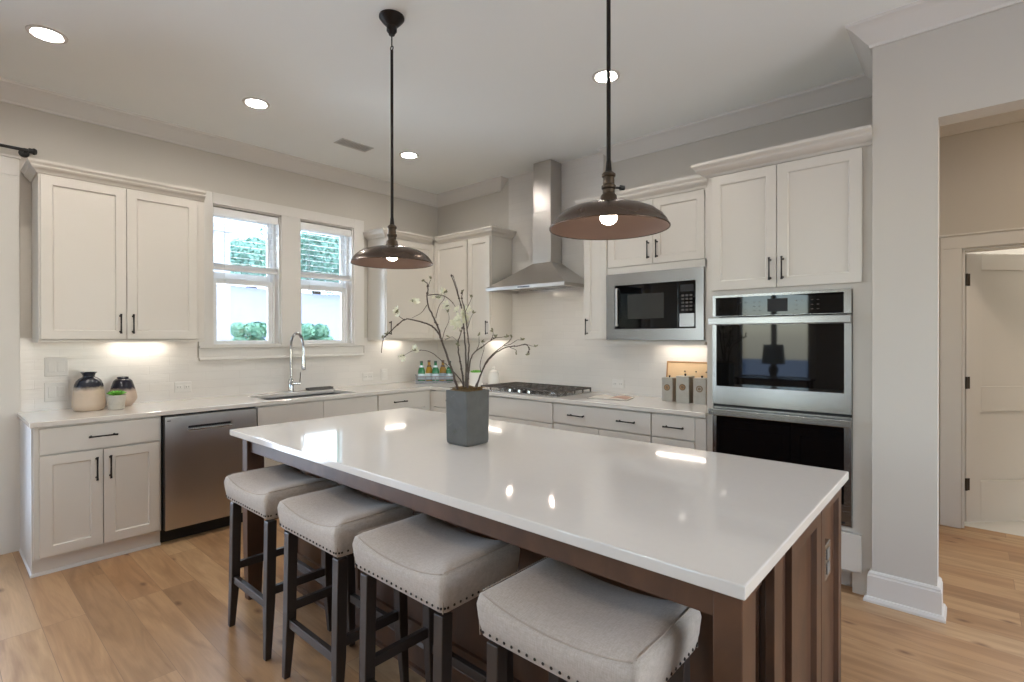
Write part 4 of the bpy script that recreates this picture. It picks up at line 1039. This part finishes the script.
part('frame', 'vent', t, lambda m: (bx(m, .685, .83, -1.72, -1.705, CZ-.006, CZ-.001), bx(m, .685, .83, -1.435, -1.42, CZ-.006, CZ-.001), bx(m, .685, .70, -1.705, -1.435, CZ-.006, CZ-.001), bx(m, .815, .83, -1.705, -1.435, CZ-.006, CZ-.001)), bev=.001)
part('backing', 'ventdark', t, lambda m: bx(m, .70, .815, -1.705, -1.435, CZ-.002, CZ-.0008))
def louv(m):
    for k in range(14):
        y = -1.70+k*.019
        v = [m.verts.new(p) for p in ((.70, y, CZ-.0065), (.815, y, CZ-.0065), (.815, y+.012, CZ-.002), (.70, y+.012, CZ-.002), (.70, y+.001, CZ-.0075), (.815, y+.001, CZ-.0075), (.815, y+.013, CZ-.003), (.70, y+.013, CZ-.003))]
        for f in ((0, 1, 2, 3), (4, 7, 6, 5), (0, 4, 5, 1), (3, 2, 6, 7), (0, 3, 7, 4), (1, 5, 6, 2)): m.faces.new([v[i] for i in f])
part('louvres', 'vent', t, louv)

# under-cabinet light bars
def bar(label, x0_, x1_, y0_, y1_, z):
    t = thing('under_cabinet_light', label, 'cabinet light', ((x0_+x1_)/2, (y0_+y1_)/2, z-.02), 'under-cabinet light bars')
    part('housing', 'trim', t, lambda m: bx(m, x0_, x1_, y0_, y1_, z-.012, z-.0005), bev=.001)
    part('lens', 'bar', t, lambda m: bx(m, x0_+.006, x1_-.006, y0_+.006, y1_-.006, z-.016, z-.0122))
bar('slim light bar under the two-door wall cabinet beside the window', .07, .115, -3.12, -2.76, UZ)
bar('slim light bar under the one-door wall cabinet by the window', .07, .115, -.80, -.54, UZ)
bar('slim light bar under the corner wall cabinet beside the hood', .86, 1.10, -.115, -.07, UZ)
bar('slim light bar under the microwave shelf', 2.82, 3.22, -.135, -.09, 1.3635)

# curtain rod by the patio door
t = thing('curtain_rod', 'black curtain rod end on its wall bracket above the patio door casing', 'curtain rod', (.09, -4.7, 2.63))
part('rod', 'black', t, lambda m: cyl(m, (.075, -6.3, 2.632), (.075, -3.545, 2.632), .010, n=12), smooth=True)
part('finial', 'black', t, lambda m: (cyl(m, (.075, -3.550, 2.632), (.075, -3.530, 2.632), .017, n=16), lathe(m, [(0, -.0), (.020, .002), (.022, .012), (.016, .022), (0, .026)], (.075, -3.532, 2.632), 16, rot=Matrix.Rotation(-PI/2, 3, 'X'))), smooth=True)
for y in (-3.565, -6.26): part('bracket', 'black', t, lambda m: (lathe(m, [(0, 0), (.028, 0), (.026, .007), (0, .008)], (.0005, y, 2.628), 20, rot=Matrix.Rotation(PI/2, 3, 'Y')), cyl(m, (.006, y, 2.628), (.075, y, 2.622), .006, n=10), cyl(m, (.075, y-.008, 2.629), (.075, y+.008, 2.629), .0145, n=16)), smooth=True)

# ---------------- switch and outlet plates
def plate(label, F, s0, s1, z0, z1, kind, n, horiz=False, grp='wall plates on the tile'):
    t = thing('wall_outlet' if kind == 'o' else 'light_switch', label, 'outlet' if kind == 'o' else 'switch', F((s0+s1)/2, .013, (z0+z1)/2), grp)
    part('cover_plate', 'plate', t, lambda m: fbox(m, F, s0, s1, .0125, .018, z0, z1), bev=.002)
    for i in range(n):
        if horiz: a, c, p, q = s0+(s1-s0)*(i+.12)/n, s0+(s1-s0)*(i+.88)/n, z0+.028, z1-.028
        else: a, c, p, q = s0+.012+(s1-s0-.024)*(i+.12)/n, s0+.012+(s1-s0-.024)*(i+.88)/n, z0+.028, z1-.028
        pp = part('rocker' if kind == 's' else 'socket_face', 'plate', t, lambda m: fbox(m, F, a, c, .0182, .0215, p, q), bev=.0015)
        if kind == 'o':
            sm, zm = (a+c)/2, (p+q)/2
            part('slots', 'slot', pp, lambda m: (fbox(m, F, sm-.010, sm-.007, .0212, .0220, zm-.007, zm+.007), fbox(m, F, sm+.007, sm+.010, .0212, .0220, zm-.006, zm+.006)))
plate('white double switch plate, upper of the pair on the tile near the patio door', WF, -3.470, -3.347, 1.140, 1.268, 's', 2)
plate('white double switch plate, lower of the pair on the tile near the patio door', WF, -3.470, -3.347, .968, 1.096, 's', 2)
plate('white sideways outlet on the tile above the dishwasher', WF, -2.706, -2.588, .968, 1.052, 'o', 2, True)
plate('white sideways outlet on the tile just beyond the window surround', WF, -1.02, -.90, .955, 1.035, 'o', 2, True)
plate('white upright switch plate on the tile nearer the corner bottles', WF, -.80, -.72, .945, 1.065, 's', 1)
plate('white sideways outlet on the tile between the cooktop and the tin canisters', RF, 2.36, 2.475, .96, 1.035, 'o', 2, True)

# ================================================================== THINGS ON THE WORKTOPS

BR={
'A':[(2.941, -2.372, 1.165), (2.912, -2.401, 1.289), (2.89, -2.424, 1.386), (2.875, -2.441, 1.46), (2.853, -2.464, 1.529), (2.844, -2.475, 1.584), (2.85, -2.474, 1.638), (2.839, -2.487, 1.661)],
'A1':[(2.852, -2.475, 1.638), (2.87, -2.473, 1.667)],
'A2':[(2.889, -2.424, 1.386), (2.882, -2.447, 1.432), (2.868, -2.477, 1.459), (2.844, -2.515, 1.475), (2.82, -2.553, 1.484), (2.81, -2.578, 1.481), (2.788, -2.616, 1.445), (2.775, -2.644, 1.414), (2.773, -2.663, 1.392), (2.779, -2.675, 1.335)],
'A3':[(2.845, -2.475, 1.597), (2.861, -2.43, 1.601), (2.874, -2.386, 1.592), (2.884, -2.346, 1.558), (2.881, -2.317, 1.51)],
'A4':[(2.889, -2.424, 1.386), (2.885, -2.403, 1.437), (2.885, -2.378, 1.479), (2.87, -2.367, 1.518)],
'A5':[(2.847, -2.477, 1.551), (2.856, -2.519, 1.513), (2.854, -2.568, 1.489)],
'A6':[(2.803, -2.573, 1.481), (2.794, -2.594, 1.499), (2.796, -2.606, 1.516)],
'A7':[(2.896, -2.411, 1.391), (2.939, -2.407, 1.405), (2.978, -2.406, 1.382)],
'A8':[(2.864, -2.439, 1.492), (2.867, -2.423, 1.548), (2.877, -2.401, 1.581), (2.873, -2.391, 1.606)],
'C':[(2.943, -2.33, 1.162), (2.913, -2.328, 1.197), (2.868, -2.338, 1.243), (2.808, -2.361, 1.294), (2.755, -2.378, 1.33), (2.701, -2.397, 1.341)],
'C1':[(2.701, -2.397, 1.341), (2.66, -2.42, 1.336), (2.619, -2.443, 1.311)],
'S1':[(2.962, -2.354, 1.165), (2.946, -2.352, 1.242), (2.926, -2.353, 1.321), (2.914, -2.347, 1.381), (2.916, -2.33, 1.423), (2.914, -2.315, 1.457)],
'S2':[(2.961, -2.341, 1.164), (2.959, -2.338, 1.289), (2.953, -2.339, 1.381), (2.943, -2.342, 1.484), (2.93, -2.349, 1.568), (2.91, -2.362, 1.643), (2.893, -2.372, 1.699)],
'S2b':[(2.929, -2.348, 1.568), (2.924, -2.363, 1.632), (2.92, -2.377, 1.673), (2.923, -2.386, 1.691)],
'S3':[(2.99, -2.356, 1.167), (2.995, -2.36, 1.291), (3.003, -2.361, 1.368), (3.001, -2.372, 1.436), (2.999, -2.382, 1.518), (2.993, -2.395, 1.571), (2.998, -2.4, 1.607)],
'S3b':[(3.001, -2.384, 1.517), (3.022, -2.379, 1.553), (3.039, -2.377, 1.584)],
'S3c':[(3.001, -2.372, 1.436), (3.025, -2.376, 1.481), (3.05, -2.381, 1.511)],
'S4':[(2.99, -2.356, 1.199), (3.011, -2.363, 1.291), (3.039, -2.365, 1.333), (3.084, -2.352, 1.364), (3.124, -2.343, 1.391), (3.154, -2.343, 1.404)],
'S4b':[(3.124, -2.343, 1.391), (3.141, -2.348, 1.413), (3.151, -2.359, 1.431)],
'S4c':[(3.039, -2.352, 1.341), (3.038, -2.332, 1.373), (3.027, -2.322, 1.409)],
'D':[(2.985, -2.307, 1.163), (2.991, -2.279, 1.222), (3.004, -2.246, 1.287), (3.028, -2.203, 1.333), (3.057, -2.156, 1.357), (3.082, -2.112, 1.361), (3.1, -2.074, 1.368), (3.101, -2.052, 1.346), (3.087, -2.043, 1.321)],
'D1':[(3.083, -2.113, 1.361), (3.097, -2.078, 1.37), (3.108, -2.046, 1.361), (3.112, -2.02, 1.358)],
'D2':[(3.007, -2.314, 1.178), (3.017, -2.292, 1.247), (3.034, -2.263, 1.307), (3.062, -2.225, 1.348), (3.087, -2.189, 1.381), (3.094, -2.169, 1.404)],
'D3':[(3.079, -2.209, 1.362), (3.111, -2.195, 1.372), (3.138, -2.184, 1.39), (3.162, -2.176, 1.39)],
'D4':[(3.074, -2.161, 1.355), (3.085, -2.131, 1.342), (3.075, -2.119, 1.327)],
'D5':[(3.02, -2.302, 1.243), (2.993, -2.281, 1.278), (2.984, -2.245, 1.352), (2.953, -2.228, 1.381)],
'D6':[(3.137, -2.331, 1.4), (3.147, -2.289, 1.404), (3.14, -2.262, 1.404)],
}
FL=[
('open', 2.853, -2.555, 1.565),('open', 2.796, -2.606, 1.521),('open', 2.68, -2.416, 1.344),('open', 2.616, -2.446, 1.311),('big', 2.947, -2.365, 1.474),('big', 2.976, -2.38, 1.5),('open', 2.848, -2.413, 1.592),('open', 2.873, -2.391, 1.62),('open', 2.861, -2.375, 1.555),('bud', 2.839, -2.487, 1.661),('bud', 2.87, -2.473, 1.669),('bud', 2.775, -2.665, 1.4),('bud', 2.78, -2.647, 1.418),('bud', 3.039, -2.377, 1.584),('bud', 3.05, -2.381, 1.511),('bud', 2.998, -2.4, 1.607),('bud', 3.151, -2.359, 1.431),('bud', 3.027, -2.322, 1.414),('bud', 3.094, -2.169, 1.404),('bud', 3.144, -2.259, 1.404),('bud', 3.162, -2.176, 1.39),('bud', 3.087, -2.043, 1.316),('bud', 3.075, -2.119, 1.323),('bud', 3.116, -2.017, 1.358),('bud', 2.953, -2.228, 1.381),('bud', 2.907, -2.322, 1.428),('bud', 2.868, -2.369, 1.522),('bud', 3.154, -2.343, 1.404),('bud', 2.94, -2.426, 1.405),('bud', 2.978, -2.406, 1.368),]
ZT = ZC1+.0008
# vases
def vase(name, label, x, y, prof, m, inner):
    b = bm_new(); lathe(b, prof+inner, (x, y, ZT), 40)
    return tag(obj(name, b, m, smooth=True, loc=(x, y, ZT)), label, 'vase', 'two-tone clay vases')
vase('clay_vase', 'taller sand and navy clay vase with a flared neck on the worktop', .222, -3.268,
     [(r*.85, z*1.05) for r, z in ((0, 0), (.086, 0), (.094, .006), (.1075, .026), (.107, .045), (.100, .11), (.092, .165), (.080, .192), (.058, .208), (.040, .216), (.038, .224), (.044, .236), (.054, .244))], 'vase',
     [(r*.85, z*1.05) for r, z in ((.051, .246), (.042, .238), (.032, .224), (.034, .21), (.0, .19))])
vase('clay_vase', 'squatter sand and navy clay vase behind the potted succulent', .125, -3.060,
     [(r*.87, z*1.02) for r, z in ((0, 0), (.058, 0), (.064, .006), (.092, .040), (.098, .056), (.092, .090), (.078, .140), (.064, .178), (.050, .190), (.040, .192), (.040, .204), (.037, .206))], 'vase2',
     [(r*.87, z*1.02) for r, z in ((.032, .203), (.030, .19), (0, .17))])
sx_, sy_ = .315, -3.135
t = thing('potted_succulent', 'tiny green succulent in a rough pale concrete pot in front of the squat vase', 'potted plant', (sx_, sy_, ZT))
part('pot', 'concrete', t, lambda m: lathe(m, [(r*.86, z*1.12) for r, z in ((0, 0), (.046, 0), (.052, .006), (.058, .05), (.062, .086), (.058, .088), (.053, .084), (.050, .075), (0, .074))], (sx_, sy_, ZT), 28), smooth=True)
part('soil', 'soil', t, lambda m: lathe(m, [(r*.86, z*1.12) for r, z in ((0, .0745), (.051, .0745), (.03, .082), (0, .084))], (sx_, sy_, ZT), 20), smooth=True)
def rosette(x, y, z, r, seed, n=26):
    def f(m):
        R = random.Random(seed)
        for k in range(n):
            a = k*2.399; q = k/n; L = r*(.45+.55*q); el = math.radians(84-58*q)
            d = Vector((math.cos(a)*math.cos(el), math.sin(a)*math.cos(el), math.sin(el))); s = Vector((-math.sin(a), math.cos(a), 0)); u = d.cross(s)
            p0 = Vector((x, y, z)); rows = []
            for tt, w, th in ((0, .12, .06), (.35, .30, .10), (.7, .34, .10), (.9, .18, .06), (1, .0, .0)):
                c = p0+d*L*tt-u*L*.18*tt*tt*(1 if u.z < 0 else -1)*-1
                if w == 0: rows.append([m.verts.new(c)]); continue
                rows.append([m.verts.new(c+s*L*w*math.cos(g_)+u*L*th*math.sin(g_)) for g_ in [2*PI*i/6 for i in range(6)]])
            for A, B in zip(rows, rows[1:]):
                for i in range(6):
                    j = (i+1) % 6
                    if len(B) == 1: m.faces.new((A[i], A[j], B[0]))
                    else: m.faces.new((A[i], A[j], B[j], B[i]))
    return f
part('leaves', 'leafgreen', t, rosette(sx_, sy_, ZT+.092, .068, 3), smooth='all')
# white pot and jar beside the cooktop
wx, wy = 1.05, -.40
t = thing('potted_succulent', 'green plant in a plain white ceramic pot near the cooktop, behind the branches', 'potted plant', (wx, wy, ZT))
part('pot', 'ceramic', t, lambda m: lathe(m, [(0, 0), (.060, 0), (.066, .008), (.068, .145), (.064, .147), (.060, .135), (0, .133)], (wx, wy, ZT), 28), smooth=True)
part('leaves', 'leafgreen', t, rosette(wx, wy, ZT+.132, .070, 5), smooth='all')
jx, jy = 1.13, -.235
t = thing('ceramic_jar', 'white ceramic lidded jar on the worktop between the white pot and the cooktop', 'jar', (jx, jy, ZT))
part('body', 'ceramic', t, lambda m: lathe(m, [(0, 0), (.050, 0), (.058, .01), (.062, .06), (.056, .12), (.046, .138), (.046, .145), (0, .145)], (jx, jy, ZT), 28), smooth=True)
part('lid', 'ceramic', t, lambda m: lathe(m, [(0, .1455), (.049, .1455), (.049, .152), (.030, .165), (.012, .172), (.012, .178), (.018, .188), (.012, .198), (0, .2)], (jx, jy, ZT), 28), smooth=True)

# bottle crate in the corner
cx_, cy_ = .362, -.338
ca_ = math.radians(-43.5)                                  # crate's front faces the island
fd = Vector((math.cos(ca_), math.sin(ca_), 0)); sd = Vector((-fd.y, fd.x, 0))
def K(s, f, z): return Vector((cx_, cy_, ZT+z))+sd*s+fd*f
def kbox(m, s0, s1, f0, f1, z0, z1): fbox(m, lambda s, o, z: tuple(K(s, o, z)), s0, s1, f0, f1, z0, z1)
t = thing('bottle_crate', 'low grey metal crate holding bottles in the corner of the worktop', 'crate', (cx_, cy_, ZT))
CW, CD = .205, .085
part('base', 'wire', t, lambda m: kbox(m, -CW, CW, -CD, CD, 0, .006))
def rails(m):
    for z in (.018, .044, .070):
        for f in (-CD, CD): kbox(m, -CW, CW, f-.003, f+.003, z-.007, z+.007)
        for s in (-CW, CW): kbox(m, s-.003, s+.003, -CD+.003, CD-.003, z-.007, z+.007)
    for i in range(5):
        for f in (-CD, CD): kbox(m, -CW+i*CW/2-.004, -CW+i*CW/2+.004, f-.0036, f+.0036, .006, .078)
part('rails', 'wire', t, rails)
part('handle', 'wire', t, lambda m: [tube(m, [K(s*CW, -.03, .07), K(s*(CW+.012), -.03, .088), K(s*(CW+.012), .03, .088), K(s*CW, .03, .07)], .004, 8) for s in (-1, 1)], smooth=True)
def bottle(s, f, kind, label, h=.232):
    c = K(s, f, .0065); k = 'gbottle' if kind == 'g' else 'ybottle'; R_ = .038
    t = thing('drink_bottle', label, 'bottle', c, 'bottles in the corner crate')
    part('glass_body', k, t, lambda m: lathe(m, [(0, 0), (R_*.92, 0), (R_, .006), (R_, .118), (R_*.92, .136), (R_*.58, .168), (R_*.4, .188), (R_*.38, h-.018), (0, h-.018)], c, 22), smooth=True)
    part('label', 'label', t, lambda m: lathe(m, [(R_+.0004, .03), (R_+.001, .031), (R_+.001, .094), (R_+.0004, .095)], c, 22), smooth=True)
    part('neck_label', 'label' if kind == 'g' else 'browncap', t, lambda m: lathe(m, [(R_*.66, .163), (R_*.70, .164), (R_*.46, .184), (R_*.42, .185)], c, 18), smooth=True)
    part('cap', 'cap' if kind == 'g' else 'browncap', t, lambda m: lathe(m, [(0, h), (R_*.40, h), (R_*.43, h-.004), (R_*.43, h-.020), (0, h-.020)], c, 16), smooth=True)
bottle(-.150, .040, 'g', 'green bottle with a pale label at the window end of the crate')
bottle(.0, .040, 'g', 'green bottle with a pale label in the middle of the crate')
bottle(.150, .040, 'g', 'green bottle with a pale label at the hood end of the crate')
bottle(-.075, -.040, 'y', 'amber bottle with a brown cap standing behind, nearer the window', .236)
bottle(.075, -.040, 'y', 'amber bottle with a brown cap standing behind, nearer the hood', .236)

# canisters and board
t = thing('cutting_board', 'pale wooden board with a raised rim leaning on the tile behind the tin canisters', 'board', (3.13, -.05, ZT))
def tilt(m, x0_, x1_, a0, a1, t0, t1):
    an = math.radians(8)
    def P(x, h, o): return (x, -.062+h*math.sin(an)-o*math.cos(an), ZT+.004+h*math.cos(an)-0*o+o*math.sin(an))
    fbox(m, lambda s, o, z: P(s, z, o), x0_, x1_, t0, t1, a0, a1)
part('panel', 'wood', t, lambda m: tilt(m, 2.885, 3.40, .012, .285, 0, .012))
part('rim', 'wooddark', t, lambda m: (tilt(m, 2.875, 2.887, 0, .297, -.002, .016), tilt(m, 3.398, 3.41, 0, .297, -.002, .016), tilt(m, 2.887, 3.398, .285, .297, -.002, .016), tilt(m, 2.887, 3.398, 0, .012, -.002, .016)), bev=.002)
part('pegs', 'hinge', t, lambda m: [tilt(m, x-.004, x+.004, .215, .223, .012, .022) for x in (3.03, 3.12, 3.20)])
def canister(x, y, w, h, label, m_top):
    t = thing('tin_canister', label, 'canister', (x, y, ZT), 'galvanised tin canisters'); q = w/2
    part('body', 'tin', t, lambda m: prism(m, [(x+a, y+c) for a, c in rrect(q, q, .008, 4)], ZT, ZT+h), bev=.001)
    part('lid', 'tin', t, lambda m: (prism(m, [(x+a, y+c) for a, c in rrect(q+.001, q+.001, .008, 4)], ZT+h-.02, ZT+h+.003)), bev=.0015)
    part('lid_knob', 'dark', t, lambda m: lathe(m, [(0, .003), (.006, .003), (.005, .009), (.009, .015), (.006, .02), (0, .021)], (x, y, ZT+h), 14), smooth=True)
    fr = Matrix.Rotation(PI/2, 3, 'X')
    e = part('round_emblem', 'emblem', t, lambda m: lathe(m, [(0, 0), (.025, 0), (.0245, .002), (0, .0022)], (x, y-q, ZT+h*.60), 24, rot=fr), smooth=True)
    part('emblem_ring', 'tin' if m_top else 'wooddark', e, lambda m: lathe(m, [(.012, .0022), (.016, .0022), (.016, .0032), (.012, .0032)], (x, y-q, ZT+h*.60), 24, rot=fr, closed=True))
canister(2.966, -.185, .090, .176, 'shorter galvanised tin canister, on its own side toward the cooktop', False)
canister(3.100, -.205, .104, .196, 'tallest galvanised tin canister, in the middle of the three', False)
canister(3.224, -.195, .100, .186, 'galvanised tin canister with a ringed emblem, beside the oven cabinet', True)
# open book lying flat
t = thing('open_book', 'thin open book with a pinkish-brown picture lying flat beside the cooktop', 'book', (2.53, -.33, ZT))
th = math.radians(14)
def BK(s, o, z): return (2.535+s*math.cos(th)-o*math.sin(th), -.335+s*math.sin(th)+o*math.cos(th), ZT+z)
part('cover', 'tray', t, lambda m: fbox(m, BK, -.165, .165, -.112, .112, 0, .002))
def pages(m):
    for sgn in (-1, 1):
        n = 8; R0 = []
        for i in range(n+1):
            s = sgn*.16*i/n; z = .002+.010*math.sin(PI*min(1, (i+.6)/n*.9))
            R0.append([m.verts.new(BK(s, o, q)) for o, q in ((-.107, .0022), (.107, .0022), (.107, z), (-.107, z))])
        for A, B in zip(R0, R0[1:]):
            for i in range(4): m.faces.new((A[i], A[(i+1) % 4], B[(i+1) % 4], B[i]))
        m.faces.new(R0[0][::-1]); m.faces.new(R0[-1])
part('pages', 'page', t, pages)
def pic(m):
    n = 8; V = []
    for i in range(n+1):
        s = .012+.135*i/n; q = s/.16*n; z = .0026+.010*math.sin(PI*min(1, (q+.6)/n*.9))
        V.append([m.verts.new(BK(s, o, z+e)) for o, e in ((-.09, 0), (.09, 0), (.09, .0006), (-.09, .0006))])
    for A, B in zip(V, V[1:]):
        for i in range(4): m.faces.new((A[i], A[(i+1) % 4], B[(i+1) % 4], B[i]))
    m.faces.new(V[0][::-1]); m.faces.new(V[-1])
part('picture', 'photo', t, pic)

# planter of branches on the island
px_, py_ = 2.9575, -2.3275
t = thing('branch_planter', 'square grey stone planter of bare blossoming branches on the island', 'planter', (px_, py_, ZT))
def planter(m):
    def q(h, z): return [m.verts.new((px_+a, py_+c, ZT+z)) for a, c in rrect(h, h, .006, 3)]
    L = [q(.062, 0), q(.068, .004), q(.0705, .016), q(.0725, .245), q(.0715, .248), q(.064, .248), q(.062, .235)]
    n = len(L[0])
    for A, B in zip(L, L[1:]):
        for i in range(n): m.faces.new((A[i], A[(i+1) % n], B[(i+1) % n], B[i]))
    m.faces.new(L[0][::-1]); m.faces.new(L[-1])
part('planter_box', 'stone', t, planter)
def scr(m):
    for (sx, z, L, a) in ((-.035, .212, .016, 1.0), (-.052, .082, .014, .9), (-.022, .066, .018, -.9), (.03, .135, .010, .4)):
        for i in range(3):
            s = sx+i*.007; c0 = Vector((px_+s, py_-.0722, ZT+z+i*.004)); dv = Vector((math.cos(a), 0, math.sin(a)))*L
            v = [c0+Vector((0, .004, 0)), c0+dv+Vector((0, .004, 0)), c0+dv*.9+Vector((.002, -.0006, 0)), c0+dv*.1+Vector((.002, -.0006, 0))]
            m.faces.new([m.verts.new(k) for k in v])
def mossf(m):
    R = random.Random(8)
    g_ = 12; V = [[m.verts.new((px_-.062+.124*i/g_, py_-.062+.124*j/g_, ZT+.246+R.random()*.014-(.012 if i in (0, g_) or j in (0, g_) else 0))) for j in range(g_+1)] for i in range(g_+1)]
    for i in range(g_):
        for j in range(g_): m.faces.new((V[i][j], V[i+1][j], V[i+1][j+1], V[i][j+1]))
    for k in range(160):
        a = R.uniform(0, 2*PI); p = Vector((px_+R.uniform(-.058, .058), py_+R.uniform(-.058, .058), ZT+.250+R.random()*.010)); d = Vector((math.cos(a), math.sin(a), R.uniform(-.2, .5)))*R.uniform(.008, .02)
        tube(m, [p-d, p+Vector((0, 0, .004)), p+d], .0012, 4)
part('pale_veins', 'concrete', t, scr)
part('moss', 'moss', t, mossf, smooth='all')
RAD = {'A': .0055, 'A2': .0042, 'C': .0032, 'S1': .0048, 'S2': .0046, 'S3': .0042, 'S4': .0042, 'D': .0040, 'D2': .0036, 'A3': .0026}
tips = {}
for k, P in BR.items():
    r = RAD.get(k, .0019)
    pts = smooth_path(P, 5)
    if P[0][2] < 1.20: pts = [Vector((px_+(P[0][0]-px_)*.55, py_+(P[0][1]-py_)*.55, ZT+.225))]+pts
    R = random.Random(k)
    pts = [p+Vector((R.uniform(-1, 1), R.uniform(-1, 1), R.uniform(-1, 1)))*r*.35 for p in pts]
    n = len(pts)
    def bf(m):
        tube(m, pts, [r*(1-.62*i/(n-1)) for i in range(n)], 8)
        for q in range(max(1, n//6)):          # knots where leaves fell
            i = R.randrange(1, n-1); lathe(m, [(0, -r*1.2), (r*1.15, -r*.4), (r*1.2, r*.3), (0, r*1.2)], pts[i], 7)
    part('branch', 'bark', t, bf, smooth='all')
def petal_flower(c, size, seed, n=5, layers=1):
    def f(m):
        R = random.Random(seed)
        up = Vector((R.uniform(-.6, .9), R.uniform(-1, .2), R.uniform(-.1, .8))).normalized(); a0 = up.orthogonal().normalized(); b0 = up.cross(a0)
        for ly in range(layers):
            for k in range(n):
                a = 2*PI*(k+ly*.5)/n+R.uniform(-.15, .15); d = (a0*math.cos(a)+b0*math.sin(a)); d = (d+up*(.25+.4*ly)).normalized(); s = up.cross(d).normalized(); w = size*(1-.2*ly)
                rows = []
                for tt, ww, lift in ((0.05, .08, 0), (.35, .30, .05), (.7, .36, .14), (.95, .22, .26), (1.02, .05, .30)):
                    cc = Vector(c)+d*w*tt+up*w*lift
                    rows.append([m.verts.new(cc-s*w*ww+up*w*.05), m.verts.new(cc), m.verts.new(cc+s*w*ww+up*w*.05)])
                for A, B in zip(rows, rows[1:]):
                    for i in range(2): m.faces.new((A[i], A[i+1], B[i+1], B[i]))
    return f
def bud_f(c, seed, size=.010):
    def f(m):
        R = random.Random(seed)
        for k in range(4):
            d = Vector((R.uniform(-1, 1), R.uniform(-1, 1), R.uniform(-.2, 1.2))).normalized()
            lathe(m, [(0, 0), (size*.30, size*.3), (size*.34, size*.75), (size*.16, size*1.3), (0, size*1.6)], Vector(c), 7, rot=d.to_track_quat('Z', 'Y').to_matrix())
    return f
for i, (kind, *c) in enumerate(FL):
    if kind == 'bud': part('bud', 'bud', t, bud_f(c, i), smooth='all')
    elif kind == 'open':
        def fl(m):
            R = random.Random(i)
            for q in range(3): petal_flower([c[0]+R.uniform(-.012, .012), c[1]+R.uniform(-.012, .012), c[2]+R.uniform(-.014, .014)], .0165, i*7+q)(m)
        part('blossom', 'petal', t, fl, smooth='all')
        part('blossom_leaf', 'bud', t, bud_f([c[0], c[1], c[2]-.006], i+50, .011), smooth='all')
    else:
        def fl(m):
            R = random.Random(i)
            for q in range(7): petal_flower([c[0]+R.uniform(-.026, .026), c[1]+R.uniform(-.026, .026), c[2]+R.uniform(-.032, .032)], .020, i*9+q, layers=2)(m)
        part('blossom', 'petal', t, fl, smooth='all')

# ================================================================== LIVING SPACE MIRRORED IN THE OVEN GLASS
t = thing('console_table', 'dark wooden console table by the south window, mirrored in the oven glass', 'table', (1.94, -7.85, 0))
part('table_top', 'espresso', t, lambda m: bx(m, 1.3, 2.6, -8.06, -7.64, .60, .635), bev=.004)
for x in (1.33, 2.53):
    for y in (-8.03, -7.71): part('leg', 'espresso', t, lambda m: bx(m, x, x+.04, y, y+.04, 0, .60), bev=.003)
t = thing('table_lamp', 'table lamp with a pale drum shade on the console table', 'lamp', (1.94, -7.85, .635))
part('base', 'concrete', t, lambda m: lathe(m, [(0, .636), (.09, .636), (.09, .65), (.05, .67), (.08, .75), (.085, .80), (.05, .88), (.015, .92), (.012, .98), (0, .98)], (1.94, -7.85, 0), 28), smooth=True)
part('shade', 'label', t, lambda m: lathe(m, [(.20, .90), (.17, 1.26), (.167, 1.26), (.197, .90)], (1.94, -7.85, 0), 36, closed=True), smooth=True)

for o in list(bpy.data.objects):
    if 'at' in o: del o['at']
